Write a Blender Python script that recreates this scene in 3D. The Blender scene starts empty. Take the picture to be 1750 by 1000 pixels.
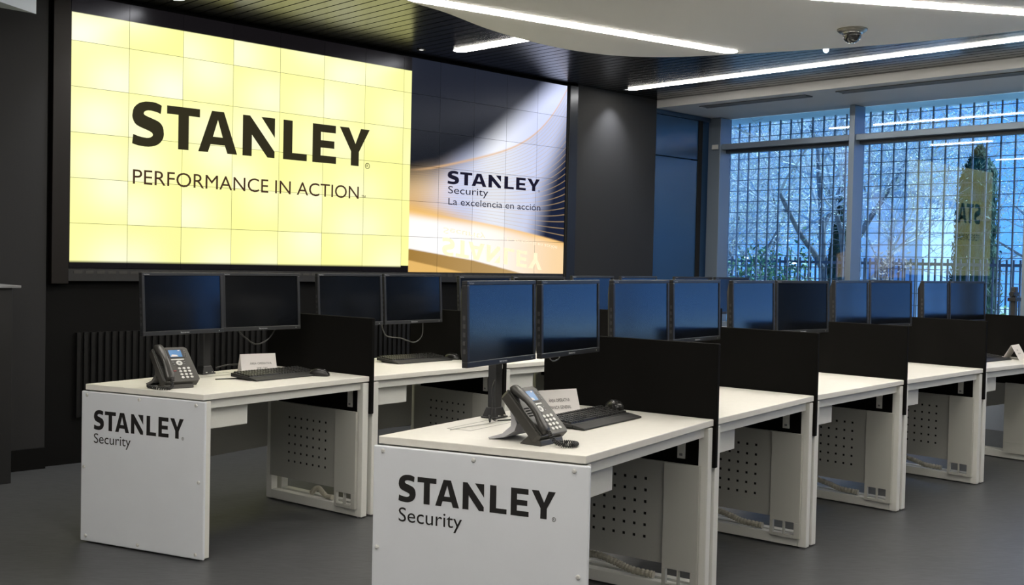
import bpy, bmesh, math, random
import numpy as np
from mathutils import Vector, Matrix
random.seed(7)
scene = bpy.context.scene
COL = scene.collection

# ------------------------------------------------------------------ camera
CAM_H = 1.38
F_PX, HOR_Y, ROLL = 1850.0, 447.0, math.atan(.022)
pitch = math.atan((HOR_Y - 500) * math.cos(ROLL) / F_PX)
fw = Vector((0, math.cos(pitch), math.sin(pitch)))
up0 = Vector((0, -math.sin(pitch), math.cos(pitch)))
rt0 = Vector((1, 0, 0))
rt = rt0 * math.cos(ROLL) + up0 * math.sin(ROLL)
up = -rt0 * math.sin(ROLL) + up0 * math.cos(ROLL)
cam = bpy.data.cameras.new('camera')
cam.sensor_width = 36.0
cam.lens = F_PX / 1750.0 * 36.0
cam.clip_start = .05
cam.clip_end = 200
cam_o = bpy.data.objects.new('camera', cam)
COL.objects.link(cam_o)
m = Matrix((rt, up, -fw)).transposed().to_4x4()
m.translation = Vector((0, 0, CAM_H))
cam_o.matrix_world = m
scene.camera = cam_o

# ------------------------------------------------------------------ exposure, world, sun
scene.view_settings.view_transform = 'Standard'
scene.view_settings.look = 'None'
scene.view_settings.exposure = 0.0
scene.view_settings.gamma = 1.0
scene.view_settings.use_curve_mapping = False

# room frame: a runs along the screen wall, n away from it into the room
O = Vector((-2.90370757, 7.08958541, 0))
AX = Vector((0.72210956, 0.69177871, 0))
NX = Vector((0.69177871, -0.72210956, 0))


def R(a, n, z=0.0):
    return O + AX * a + NX * n + Vector((0, 0, z))


world = bpy.data.worlds.new('sky')
scene.world = world
world.use_nodes = True
wn = world.node_tree
wn.nodes.clear()
w_out = wn.nodes.new('ShaderNodeOutputWorld')
w_bg = wn.nodes.new('ShaderNodeBackground')
w_tc = wn.nodes.new('ShaderNodeTexCoord')
w_sep = wn.nodes.new('ShaderNodeSeparateXYZ')
w_ramp = wn.nodes.new('ShaderNodeValToRGB')
w_ramp.color_ramp.elements[0].position = 0.0
w_ramp.color_ramp.elements[0].color = (.13, .38, .95, 1)
w_ramp.color_ramp.elements[1].position = .6
w_ramp.color_ramp.elements[1].color = (.02, .24, .85, 1)
w_bg.inputs['Strength'].default_value = 2.0
wn.links.new(w_tc.outputs['Generated'], w_sep.inputs[0])
wn.links.new(w_sep.outputs['Z'], w_ramp.inputs[0])
wn.links.new(w_ramp.outputs[0], w_bg.inputs['Color'])
wn.links.new(w_bg.outputs[0], w_out.inputs['Surface'])

sun = bpy.data.lights.new('sun', 'SUN')
sun.energy = 14.0
sun.angle = .01
sun.color = (.60, .80, 1.0)
sun_o = bpy.data.objects.new('sun', sun)
COL.objects.link(sun_o)
sd = (AX * -.55 + NX * -.35 + Vector((0, 0, -1.0))).normalized()
sun_o.rotation_euler = sd.to_track_quat('-Z', 'Y').to_euler()

# ------------------------------------------------------------------ materials
MATS = {}


def mat(name, col, rough=.5, metal=0.0, spec=.5, emit=None, emit_s=0, noise=0.0, nscale=60, bump=0.0, coat=0.0, stretch=None):
    if name in MATS:
        return MATS[name]
    mt = bpy.data.materials.new(name)
    mt.use_nodes = True
    nt = mt.node_tree
    b = nt.nodes['Principled BSDF']
    b.inputs['Base Color'].default_value = (*col, 1)
    b.inputs['Roughness'].default_value = rough
    b.inputs['Metallic'].default_value = metal
    b.inputs['Specular IOR Level'].default_value = spec
    b.inputs['Coat Weight'].default_value = coat
    if emit:
        b.inputs['Emission Color'].default_value = (*emit, 1)
        b.inputs['Emission Strength'].default_value = emit_s
    if noise or bump:
        tc = nt.nodes.new('ShaderNodeTexCoord')
        mp = nt.nodes.new('ShaderNodeMapping')
        if stretch:
            mp.inputs['Scale'].default_value = stretch[0]
            mp.inputs['Rotation'].default_value = (0, 0, stretch[1])
        nz = nt.nodes.new('ShaderNodeTexNoise')
        nz.inputs['Scale'].default_value = nscale
        nz.inputs['Detail'].default_value = 4
        nt.links.new(tc.outputs['Object'], mp.inputs['Vector'])
        nt.links.new(mp.outputs[0], nz.inputs['Vector'])
        if noise:
            rp = nt.nodes.new('ShaderNodeValToRGB')
            rp.color_ramp.elements[0].position = .3
            rp.color_ramp.elements[1].position = .7
            rp.color_ramp.elements[0].color = (*[c * (1 - noise) for c in col], 1)
            rp.color_ramp.elements[1].color = (*[min(1, c * (1 + noise)) for c in col], 1)
            nt.links.new(nz.outputs['Fac'], rp.inputs[0])
            nt.links.new(rp.outputs[0], b.inputs['Base Color'])
        if bump:
            bp = nt.nodes.new('ShaderNodeBump')
            bp.inputs['Strength'].default_value = bump
            bp.inputs['Distance'].default_value = .002
            nt.links.new(nz.outputs['Fac'], bp.inputs['Height'])
            nt.links.new(bp.outputs[0], b.inputs['Normal'])
    MATS[name] = mt
    return mt


M_LAM = mat('white_laminate', (.77, .75, .695), .42, noise=.02, nscale=30)
M_METAL = mat('white_powder_coat', (.74, .74, .70), .45, noise=.02, nscale=200)
M_PANEL = mat('panel_grey', (.40, .40, .37), .5, noise=.02, nscale=200)  # grey of the under-desk panels, set darker than the frames
M_BOARD = mat('white_sign_board', (.75, .78, .83), .38, noise=.015, nscale=6)
M_FABRIC = mat('black_divider_fabric', (.0055, .0052, .0048), .9, spec=.1, noise=.3, nscale=900, bump=.3)
M_BLACK = mat('black_plastic', (.016, .016, .017), .42)
M_BEZEL = mat('monitor_bezel', (.018, .019, .021), .38)
M_SCREEN = mat('dark_glossy_screen', (.004, .005, .007), .13, spec=.5)
M_SCREEN.node_tree.nodes['Principled BSDF'].inputs['IOR'].default_value = 1.78
M_INK = mat('black_ink', (.012, .011, .011), .5)
M_TEXTG = mat('pale_print', (.45, .46, .48), .5)
M_CHAR = mat('charcoal_wall', (.021, .021, .022), .7, spec=.3, noise=.06, nscale=300)
M_DARKW = mat('black_wall', (.0035, .0034, .0034), .7, spec=.15)
M_BRONZE = mat('dark_bronze_trim', (.008, .006, .005), .5, spec=.25)
M_FLOOR = mat('grey_linoleum', (.063, .065, .069), .42, noise=.28, nscale=14, bump=.15, stretch=((1.2, 9, 1), -.55))
M_SLAT = mat('dark_ceiling_slat', (.006, .006, .007), .22, spec=.9)
M_VOID = mat('black_void', (.004, .004, .004), .9)
M_WHITE = mat('white_plaster', (.84, .82, .79), .8)
M_SOFF = mat('white_soffit', (.66, .66, .66), .6)
M_LAMP = mat('lit_diffuser', (1, 1, 1), .5, emit=(1.0, .945, .85), emit_s=40)
M_LAMPRIM = mat('lamp_trim', (.35, .35, .36), .4)
M_ALU = mat('blue_grey_aluminium', (.26, .32, .40), .35, metal=.4)
M_GREY = mat('grey_plastic', (.23, .23, .24), .45)
M_PHONE = mat('phone_charcoal', (.045, .043, .038), .42)
M_HAND = mat('handset_charcoal', (.032, .031, .028), .32)
M_KEYW = mat('pale_key', (.62, .62, .60), .4)
M_LCD = mat('phone_screen_blue', (.03, .10, .22), .25, emit=(.06, .22, .5), emit_s=.5)
M_PAPER = mat('white_card', (.80, .77, .76), .7)
M_DUCT = mat('beige_corrugated_tube', (.40, .38, .31), .6)
M_CHROME = mat('bright_chrome', (.7, .7, .68), .15, metal=1)
M_KEYB = mat('black_keycap', (.022, .022, .022), .38)
M_BLUEREFL = mat('dark_glass_blue_reflection', (.022, .06, .14), .22, spec=.7)  # dark glass; the window's blue reflection is put into the base colour
M_BARK = mat('grey_bark', (.20, .19, .18), .8, noise=.3, nscale=12)
M_TWIG = mat('pale_twigs', (.55, .54, .50), .7, noise=.3, nscale=8)
M_LEAFY = mat('pale_yellow_leaves', (.70, .74, .42), .5)
M_LEAFG = mat('glossy_green_leaves', (.10, .20, .07), .25)
M_CYP = mat('cypress_green', (.045, .085, .035), .7)
M_CON = mat('conifer_green', (.04, .10, .07), .7)
M_GRASS = mat('grass_ground', (.34, .36, .30), .9, noise=.4, nscale=4)
M_GRID = mat('galvanised_steel', (.16, .17, .19), .5, metal=.3)
M_SHED = mat('pale_render', (.78, .84, .92), .7, noise=.05, nscale=3)
M_RAIL = mat('dark_railing', (.06, .07, .09), .6)
M_BIN = mat('black_bin_bag', (.012, .012, .012), .35)


def glass_mat():
    mt = bpy.data.materials.new('window_glass')
    mt.use_nodes = True
    nt = mt.node_tree
    nt.nodes.clear()
    o = nt.nodes.new('ShaderNodeOutputMaterial')
    mx = nt.nodes.new('ShaderNodeMixShader')
    tr = nt.nodes.new('ShaderNodeBsdfTransparent')
    tr.inputs[0].default_value = (.80, .90, .97, 1)
    gl = nt.nodes.new('ShaderNodeBsdfGlossy')
    gl.inputs['Roughness'].default_value = .01
    fr = nt.nodes.new('ShaderNodeFresnel')
    fr.inputs[0].default_value = 1.5
    ma = nt.nodes.new('ShaderNodeMath')
    ma.operation = 'MULTIPLY_ADD'
    ma.inputs[1].default_value = 1.0
    ma.inputs[2].default_value = .03
    nt.links.new(fr.outputs[0], ma.inputs[0])
    nt.links.new(ma.outputs[0], mx.inputs[0])
    nt.links.new(tr.outputs[0], mx.inputs[1])
    nt.links.new(gl.outputs[0], mx.inputs[2])
    nt.links.new(mx.outputs[0], o.inputs[0])
    return mt


M_GLASS = glass_mat()


# ------------------------------------------------------------------ mesh helpers
class B:
    """collects shapes and links them as one mesh object"""

    def __init__(self, xf=None):
        self.v = []
        self.f = []
        self.xf = xf

    def add(self, vs, fs):
        k = len(self.v)
        for p in vs:
            p = Vector(p)
            self.v.append(self.xf(p) if self.xf else p)
        for q in fs:
            self.f.append(tuple(i + k for i in q))
        return self

    def hexa(self, p):
        return self.add(p, [(0, 3, 2, 1), (4, 5, 6, 7), (0, 1, 5, 4), (1, 2, 6, 5), (2, 3, 7, 6), (3, 0, 4, 7)])

    def box(self, x0, x1, y0, y1, z0, z1):
        return self.hexa([(x0, y0, z0), (x1, y0, z0), (x1, y1, z0), (x0, y1, z0), (x0, y0, z1), (x1, y0, z1), (x1, y1, z1), (x0, y1, z1)])

    def prism(self, poly, z0, z1):
        n = len(poly)
        vs = [(x, y, z0) for x, y in poly] + [(x, y, z1) for x, y in poly]
        return self.add(vs, [tuple(reversed(range(n))), tuple(range(n, 2 * n))] + [(i, (i + 1) % n, n + (i + 1) % n, n + i) for i in range(n)])

    def extr(self, poly, fn, h0, h1):
        """poly 2d points mapped by fn(x, y, h)"""
        n = len(poly)
        vs = [fn(x, y, h0) for x, y in poly] + [fn(x, y, h1) for x, y in poly]
        return self.add(vs, [tuple(reversed(range(n))), tuple(range(n, 2 * n))] + [(i, (i + 1) % n, n + (i + 1) % n, n + i) for i in range(n)])

    def tube(self, path, r, s=8, caps=True):
        path = [Vector(p) for p in path]
        n = len(path)
        rr = r if isinstance(r, (list, tuple)) else [r] * n
        vs = []
        t0 = (path[1] - path[0]).normalized()
        ref = Vector((0, 0, 1)) if abs(t0.z) < .9 else Vector((1, 0, 0))
        for i, p in enumerate(path):
            t = (path[min(i + 1, n - 1)] - path[max(i - 1, 0)])
            if t.length < 1e-9:
                t = t0
            t.normalize()
            ref = (ref - t * ref.dot(t))
            if ref.length < 1e-6:
                ref = t.orthogonal()
            ref.normalize()
            bn = t.cross(ref)
            for k in range(s):
                a = 2 * math.pi * k / s
                vs.append(p + (ref * math.cos(a) + bn * math.sin(a)) * rr[i])
        fs = []
        for i in range(n - 1):
            for k in range(s):
                fs.append((i * s + k, i * s + (k + 1) % s, (i + 1) * s + (k + 1) % s, (i + 1) * s + k))
        if caps:
            fs.append(tuple(reversed(range(s))))
            fs.append(tuple(range((n - 1) * s, n * s)))
        return self.add(vs, fs)

    def lathe(self, prof, c=(0, 0, 0), s=20, sx=1, sy=1):
        vs = []
        for r, z in prof:
            for k in range(s):
                a = 2 * math.pi * k / s
                vs.append((c[0] + r * math.cos(a) * sx, c[1] + r * math.sin(a) * sy, c[2] + z))
        n = len(prof)
        fs = []
        for i in range(n - 1):
            for k in range(s):
                fs.append((i * s + k, i * s + (k + 1) % s, (i + 1) * s + (k + 1) % s, (i + 1) * s + k))
        fs.append(tuple(reversed(range(s))))
        fs.append(tuple(range((n - 1) * s, n * s)))
        return self.add(vs, fs)

    def build(self, name, material, parent=None, bevel=0, smooth=False, wbase=None):
        me = bpy.data.meshes.new(name)
        off = wbase if wbase is not None else Vector((0, 0, 0))
        me.from_pydata([tuple(p - off) for p in self.v], [], self.f)
        me.materials.append(material)
        if smooth:
            for p in me.polygons:
                p.use_smooth = True
        bm = bmesh.new()
        bm.from_mesh(me)
        bmesh.ops.recalc_face_normals(bm, faces=bm.faces)
        bm.to_mesh(me)
        bm.free()
        o = bpy.data.objects.new(name, me)
        COL.objects.link(o)
        if parent:
            o.parent = parent
        elif wbase is not None:
            o.location = wbase
        if bevel:
            md = o.modifiers.new('bevel', 'BEVEL')
            md.width = bevel
            md.segments = 2
            md.limit_method = 'ANGLE'
            md.angle_limit = .9
        return o


def room(p):
    return R(p.x, p.y, p.z)


def BR():
    return B(room)


def thing(name, label, cat, loc=(0, 0, 0), rz=0, group=None):
    o = bpy.data.objects.new(name, None)
    COL.objects.link(o)
    o.empty_display_size = .1
    o.location = loc
    o.rotation_euler = (0, 0, rz)
    o['label'] = label
    o['category'] = cat
    if group:
        o['group'] = group
    return o


def tag(o, label, cat, group=None, kind=None):
    o['label'] = label
    o['category'] = cat
    if group:
        o['group'] = group
    if kind:
        o['kind'] = kind
    return o


def struct(b, name, material, label=None, bevel=0):
    o = b.build(name, material, bevel=bevel)
    o['kind'] = 'structure'
    if label:
        o['label'] = label
    return o


def copy_tree(o, parent=None):
    c = o.copy()
    COL.objects.link(c)
    if parent is not None:
        c.parent = parent
    for ch in list(o.children):
        copy_tree(ch, c)
    return c


_font_cache = {}


def text_shape(s):
    """flat text outline: verts (x, y) and faces at size 1, from Blender's own font"""
    if s in _font_cache:
        return _font_cache[s]
    cu = bpy.data.curves.new('t', 'FONT')
    cu.body = s
    cu.size = 1
    cu.resolution_u = 4
    cu.fill_mode = 'FRONT'
    cu.dimensions = '2D'
    ob = bpy.data.objects.new('t', cu)
    COL.objects.link(ob)
    dg = bpy.context.evaluated_depsgraph_get()
    me = ob.evaluated_get(dg).to_mesh()
    vs = [(v.co.x, v.co.y) for v in me.vertices]
    fs = [tuple(p.vertices) for p in me.polygons]
    ob.evaluated_get(dg).to_mesh_clear()
    bpy.data.objects.remove(ob)
    bpy.data.curves.remove(cu)
    _font_cache[s] = (vs, fs)
    return vs, fs


def add_text(b, s, fn, x0, x1, ybase, cap, ref=None):
    """fits string s between x0 and x1 with capital height cap; fn(x, y) -> point"""
    vs, fs = text_shape(s)
    mn = min(v[0] for v in vs)
    mx = max(v[0] for v in vs)
    caps = text_shape('H')[0]
    ch = max(v[1] for v in caps) - min(v[1] for v in caps)
    sx = (x1 - x0) / (mx - mn)
    sy = cap / ch
    b.add([fn(x0 + (v[0] - mn) * sx, ybase + v[1] * sy) for v in vs], fs)


LOGO = [
    [(0.21, 0.289), (0.188, .299), (0.164, 0.305), (0.142, .3075), (0.12, 0.307), (.093, .305), (0.07, 0.299), (.046, .289), (0.027, 0.274), (.012, .257), (0.004, 0.237), (-0.001, 0.2), (.002, .182), (0.009, 0.165), (.017, .151), (0.031, 0.139), (.05, .13), (0.073, 0.122), (.096, .115), (0.12, 0.107), (0.142, 0.096), (0.148, 0.083), (.144, .073), (0.134, 0.065), (.12, .06), (0.104, 0.058), (0.068, 0.06), (0.035, 0.067), (0.007, 0.076), (-0.0, 0.012), (.02, .006), (0.045, 0.001), (0.091, -0.003), (.117, -.002), (0.142, 0.002), (.165, .009), (0.187, 0.02), (.204, .035), (0.217, 0.053), (.225, .072), (0.228, 0.092), (0.225, 0.125), (.22, .143), (0.209, 0.16), (.198, .171), (0.18, 0.181), (.16, .188), (0.138, 0.195), (0.097, 0.208), (.084, .215), (0.08, 0.224), (0.085, 0.235), (.096, .242), (0.112, 0.2465), (.13, .247), (0.15, 0.245), (0.178, 0.240), (0.203, 0.231)],
    [(0.249, 0.297), (0.497, 0.297), (0.497, 0.24), (0.413, 0.24), (0.413, 0.0), (0.334, 0.0), (0.334, 0.24), (0.249, 0.24)],
    [(0.838, 0.297), (0.897, 0.297), (1.107, 0.047), (1.107, 0), (1.047, 0), (0.914, 0.158), (0.914, 0), (0.838, 0)],
    [(0.991, 0.297), (1.107, 0.297), (1.107, 0.152)],
    [(1.180, 0.297), (1.260, 0.297), (1.260, 0.053), (1.39, 0.053), (1.39, 0), (1.180, 0)],
    [(1.440, 0.297), (1.653, 0.297), (1.653, 0.238), (1.515, 0.238), (1.515, 0.174), (1.641, 0.174), (1.641, 0.117), (1.515, 0.117), (1.515, 0.056), (1.659, 0.056), (1.659, 0), (1.440, 0)],
    [(1.69, 0.297), (1.778, 0.297), (1.842, 0.174), (1.893, 0.297), (1.978, 0.297), (1.876, 0.112), (1.876, 0), (1.800, 0), (1.800, 0.112)],
]
LOGO_A = ([(0.59, 0.297), (0.685, 0.297), (0.795, 0), (0.716, 0), (0.694, 0.058), (0.582, 0.058), (0.562, 0), (0.487, 0)], [(0.638, 0.236), (0.677, 0.113), (0.600, 0.113)])


def _tri(outer, inner=None):
    bm = bmesh.new()
    es = []
    for loop in ([outer] + ([inner] if inner else [])):
        vs = [bm.verts.new((x, y, 0)) for x, y in loop]
        for i in range(len(vs)):
            es.append(bm.edges.new((vs[i], vs[(i + 1) % len(vs)])))
    bmesh.ops.triangle_fill(bm, use_beauty=True, edges=es)
    bm.verts.index_update()
    out = ([(v.co.x, v.co.y) for v in bm.verts], [tuple(v.index for v in f.verts) for f in bm.faces])
    bm.free()
    return out


LOGO_SHAPES = [_tri(p) for p in LOGO] + [_tri(*LOGO_A)]


def add_logo(b, fn, x0, y0, sx, sy, reg=True):
    for vs, fs in LOGO_SHAPES:
        b.add([fn(x0 + x * sx, y0 + y * sy) for x, y in vs], fs)
    if reg:   # the small registered mark
        cx, cy = 1.962, .008
        k = 16
        ring = [(cx + r * math.cos(2 * math.pi * i / k), cy + r * math.sin(2 * math.pi * i / k)) for r in (.024, .019) for i in range(k)]
        b.add([fn(x0 + x * sx, y0 + y * sy) for x, y in ring], [(i, (i + 1) % k, k + (i + 1) % k, k + i) for i in range(k)])
        add_text(b, 'R', lambda x, y: fn(x0 + x * sx, y0 + y * sy), cx - .009, cx + .011, cy - .011, .023)


# ------------------------------------------------------------------ room shell
CZ = 3.085
FZ = -.03    # floor level
A0, A1 = -4.0, 7.0
N1 = 11.5
struct(BR().box(A0, 7.3, -.06, N1, -.16, FZ), 'floor', M_FLOOR)
# screen wall: dark recess behind the video wall, charcoal left part, charcoal pier
struct(BR().box(-.14, 4.84, -.26, -.06, FZ, 3.4), 'wall_screen', M_DARKW)
struct(BR().box(A0, -.14, -.26, -.02, FZ, 3.4), 'wall_left', M_CHAR)
struct(BR().box(4.84, 6.04, -.26, 0, FZ, 3.4), 'wall_pier', M_CHAR)
struct(BR().box(A0, -.14, -.02, 0, FZ, .106), 'baseboard_left', M_DARKW)
struct(BR().box(A0, A0 + .1, -.02, N1, FZ, 3.4), 'wall_side', mat('warm_grey_wall', (.45, .44, .43), .8))
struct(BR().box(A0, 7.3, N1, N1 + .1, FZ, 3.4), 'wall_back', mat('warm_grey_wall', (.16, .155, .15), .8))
struct(BR().box(6.98, 7.2, 8.53, N1, FZ, 3.1), 'wall_right', M_CHAR)

# slatted ceiling
b = BR()
a = A0
while a < 6.02:
    b.box(a, min(a + .088, 6.045), -.06, N1, CZ, CZ + .02)
    a += .1
b.box(A0, 6.05, -.06, N1, CZ + .05, CZ + .06)
struct(b, 'ceiling', M_SLAT)
struct(BR().box(A0, 7.3, -.26, N1, 3.3, 3.42), 'ceiling_slab', M_VOID)
# white soffit by the window
b = BR()
b.box(6.05, 7.24, -.06, N1, 3.005, 3.28)
struct(b, 'trim_1', M_SOFF, 'white soffit running along the window head')
# white bulkhead at the top left
p1, p2, p3 = Vector((-2.888, 6.532, 0)), Vector((-3.034, 6.381, 0)), Vector((-2.963, 6.232, 0))
q2 = p1 + (p2 - p1) * 5
q3 = p1 + (p3 - p1) * 3
b = B()
b.prism([(p1.x, p1.y), (q3.x, q3.y), (q2.x, q2.y)], 2.8, 3.3)
struct(b, 'trim_2', mat('white_bulkhead', (.62, .68, .76), .6), 'pale bulkhead at the top left corner')

# dark glass panels right of the pier, blue window reflection painted into their colour
t = thing('glass_wall_panel', 'dark glass wall panel with blue reflection in its colour, between the charcoal pier and the window', 'wall panel', R(6.4, -.03, 0))


def rp(bld, name, material, parent, bevel=0):
    return bld.build(name, material, parent, bevel=bevel, wbase=Vector(parent.location))


rp(BR().box(6.045, 6.80, -.10, -.03, FZ, 2.518), 'lower_pane', M_BLUEREFL, t)
rp(BR().box(6.045, 6.80, -.10, -.03, 2.530, 2.95), 'upper_pane', M_BLUEREFL, t)
rp(BR().box(6.80, 6.87, -.12, -.02, FZ, 2.955), 'post', M_VOID, t)
rp(BR().box(6.045, 7.0, -.14, -.02, 2.955, 3.0), 'head_rail', mat('blue_black_rail', (.02, .045, .09), .4), t)
struct(BR().box(6.04, 7.3, -.26, -.12, FZ, 3.4), 'wall_corner', mat('blue_corner', (.03, .07, .14), .5))

# ------------------------------------------------------------------ window wall
MUL = [1.635 + 1.705 * k for k in range(-1, 5)]
zT0, zT1 = 2.655, 2.715
SILL = .72
k = 0
for i in range(5):
    n0, n1 = MUL[i] + (.06 if i else .17), MUL[i + 1]
    k += 1
    win = bpy.data.objects.new('window_%d' % k, None)
    COL.objects.link(win)
    win.location = R(7.1, n0, SILL)
    win['kind'] = 'structure'
    wb = Vector(win.location)
    g = BR().box(7.215, 7.225, n0, n1, SILL + .02, zT0 + .01)
    g.build('window_pane', M_GLASS, win, wbase=wb)
    g = BR().box(7.215, 7.225, n0, n1, zT1 - .01, 3.0)
    g.build('window_pane', M_GLASS, win, wbase=wb)
    BR().box(7.06, 7.24, n0, n1, zT0, zT1).build('transom', M_ALU, win, wbase=wb, bevel=.004)
    BR().box(7.14, 7.23, n0, n1, zT0 - .035, zT0).build('opening_sash_rail', mat('dark_gasket', (.02, .03, .045), .5), win, wbase=wb)
    BR().box(7.12, 7.24, n0, n1, SILL, SILL + .05).build('bottom_rail', M_ALU, win, wbase=wb)
for i, n0 in enumerate(MUL):
    if i == 0:
        o = struct(BR().box(7.03, 7.24, -.06, .10, FZ, 3.0), 'trim_3', M_ALU, 'aluminium corner mullion', .004)
    else:
        o = struct(BR().box(7.03, 7.24, n0, n0 + .06, FZ, 3.0), 'trim_%d' % (i + 3), M_ALU, 'aluminium window mullion', .004)
b = BR()
b.box(6.985, 7.0, .02, .10, zT0 - .0, zT0 + .05)
tag(b.build('mullion_bracket', M_KEYW, bevel=.003), 'small pale bracket on the corner mullion at the transom', 'bracket')
struct(BR().box(6.98, 7.2, -.02, 8.5, FZ, SILL - .02), 'wall_sill', mat('grey_sill_wall', (.22, .25, .30), .6))
struct(BR().box(6.90, 7.2, .0, 8.5, SILL - .02, SILL), 'trim_20', mat('white_sill', (.7, .72, .75), .5), 'window sill board')
struct(BR().box(7.24, 7.8, -2.5, N1, 3.02, 3.1), 'trim_21', mat('outer_canopy', (.45, .62, .66), .8), 'outer canopy above the window')
# recessed air grilles in the soffit
for gi, (n0, n1, lb) in enumerate([(.42, 1.64, 'short dark slotted air grille in the white soffit, near the screen wall'), (1.95, 5.2, 'long dark slotted air grille in the white soffit, right of the window mullion')]):
    t = thing('air_grille', lb, 'air grille', R(6.26, n0, 3.0), 0, None)
    b = BR()
    b.box(6.20, 6.33, n0, n1, 3.000, 3.004)
    rp(b, 'grille_frame', mat('grille_dark', (.05, .06, .07), .6), t)
    b = BR()
    for q in (6.218, 6.25, 6.282, 6.314):
        b.box(q - .005, q + .005, n0 + .02, n1 - .02, 2.994, 3.0)
    b.box(6.20, 6.208, n0, n1, 2.994, 3.0)
    b.box(6.322, 6.33, n0, n1, 2.994, 3.0)
    rp(b, 'blade', mat('grille_blade', (.22, .24, .27), .5), t)

# ------------------------------------------------------------------ white ceiling cloud
cl = [(1.3, 1.81), (1.7, 1.735), (2.2, 1.585), (2.67, 1.51), (3.15, 1.52), (3.53, 1.65), (3.82, 1.93), (4.03, 2.36), (4.26, 2.92), (4.45, 3.54), (4.54, 4.26), (4.5, 5.0), (4.3, 5.8), (3.8, 6.6), (3.0, 7.2), (2.0, 7.4), (1.0, 7.0), (.2, 6.1), (0, 5.0), (.1, 3.6), (.5, 2.5), (.9, 2.0)]


def smooth_loop(pts, n=6):
    out = []
    L_ = len(pts)
    for i in range(L_):
        p0, p1_, p2_, p3_ = [Vector(pts[(i + d) % L_]) for d in (-1, 0, 1, 2)]
        for j in range(n):
            t_ = j / n
            out.append(.5 * ((2 * p1_) + (-p0 + p2_) * t_ + (2 * p0 - 5 * p1_ + 4 * p2_ - p3_) * t_ * t_ + (-p0 + 3 * p1_ - 3 * p2_ + p3_) * t_ ** 3))
    return [(p.x, p.y) for p in out]


cloud = BR().prism(smooth_loop(cl), 2.97, CZ - .005)
o = cloud.build('ceiling_canopy', M_WHITE, bevel=.01)
tag(o, 'large rounded white ceiling canopy hanging under the dark slats', 'ceiling panel')


def strip_lamp(a0, n0, a1, n1, z, label, w=.047, group=None):
    d = Vector((a1 - a0, n1 - n0))
    L_ = d.length
    ang = math.atan2((AX * d.x + NX * d.y).y, (AX * d.x + NX * d.y).x)
    mid = R((a0 + a1) / 2, (n0 + n1) / 2, z)
    t = thing('linear_ceiling_light', label, 'ceiling light', mid, ang, group)

    def stad(r, hl):
        pts = []
        for k_ in range(13):
            q = -math.pi / 2 + math.pi * k_ / 12
            pts.append((hl + r * math.cos(q), r * math.sin(q)))
        for k_ in range(13):
            q = math.pi / 2 + math.pi * k_ / 12
            pts.append((-hl + r * math.cos(q), r * math.sin(q)))
        return pts
    B().prism(stad(w + .005, L_ / 2), -.001, .012).build('housing', M_LAMPRIM, t)
    B().prism(stad(w, L_ / 2), -.005, -.001).build('diffuser', M_LAMP, t)
    return t


strip_lamp(2.975, .43, 3.0, 1.16, CZ - .001, 'short glowing linear ceiling light in the dark slats, ending at the white canopy', .058)
strip_lamp(5.335, .26, 5.36, 8.2, CZ - .001, 'long glowing linear ceiling light in the dark slats, beside the window soffit', .042)
strip_lamp(.57, .32, .6, 3.2, CZ - .001, 'linear ceiling light at the top edge, above the yellow picture')
strip_lamp(1.35, 1.90, 3.89, 2.40, 2.969, 'long linear ceiling light in the white canopy, nearest the screen wall', .060)
strip_lamp(1.75, 3.01, 4.25, 4.61, 2.969, 'linear ceiling light in the white canopy, at the top right corner', .060)
strip_lamp(.9, 4.6, 3.9, 5.9, 2.969, 'added unseen linear ceiling light in the white canopy, behind the viewer', .060)  # out-of-view lamp added for the room's brightness
strip_lamp(-.9, 2.6, -.9, 9.5, CZ - .001, 'added unseen linear ceiling light in the dark slats, left of the viewer')  # out-of-view lamp added to brighten the end boards
strip_lamp(-2.6, 2.2, -2.6, 9.5, CZ - .001, 'added unseen linear ceiling light in the dark slats, far to the left')  # second unseen lamp added to light the end boards
strip_lamp(1.5, 8.2, 5.0, 8.9, CZ - .001, 'added unseen linear ceiling light in the dark slats, behind the white canopy')  # extra lamp behind the camera, added for room light

# recessed wall washers
for (a, lb) in ((.30, 'recessed wall-washing downlight above the yellow picture, nearest the left end'), (2.75, 'recessed wall-washing downlight above the joint of the two pictures'), (5.32, 'recessed wall-washing downlight above the charcoal pier')):
    pos = R(a, .20, CZ)
    t = thing('ceiling_downlight', lb, 'downlight', pos, 0, None)
    B().lathe([(.036, -.002), (.036, -.006), (.030, -.006), (.030, -.002)], s=20).build('ring', M_BLACK, t)
    B().lathe([(.018, -.001), (.018, -.004)], s=16).build('bulb', mat('downlight_bulb', (1, 1, 1), .5, emit=(1, 1, 1), emit_s=1.0), t)
    ld = bpy.data.lights.new('downlight_beam', 'SPOT')
    ld.energy = 70
    ld.spot_size = 1.5
    ld.spot_blend = 1
    ld.shadow_soft_size = .02
    ld.color = (.93, .95, 1)
    lo = bpy.data.objects.new('beam', ld)
    COL.objects.link(lo)
    lo.parent = t
    lo.location = (0, 0, -.01)
    lo.rotation_euler = (NX * -.22 + Vector((0, 0, -1))).to_track_quat('-Z', 'Y').to_euler()

# small spotlight and dome camera
t = thing('ceiling_spotlight', 'tiny bright spotlight at the edge of the white canopy', 'spotlight', R(4.60, 2.78, CZ - .03))
B().lathe([(.028, .03), (.03, -.01), (.024, -.012)], s=16).build('housing', M_CHROME, t, smooth=True)
B().lathe([(.021, -.012), (.018, -.03), (.006, -.038)], s=16).build('lens', mat('spot_lens', (1, 1, 1), .3, emit=(.8, .92, 1), emit_s=14), t, smooth=True)

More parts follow.
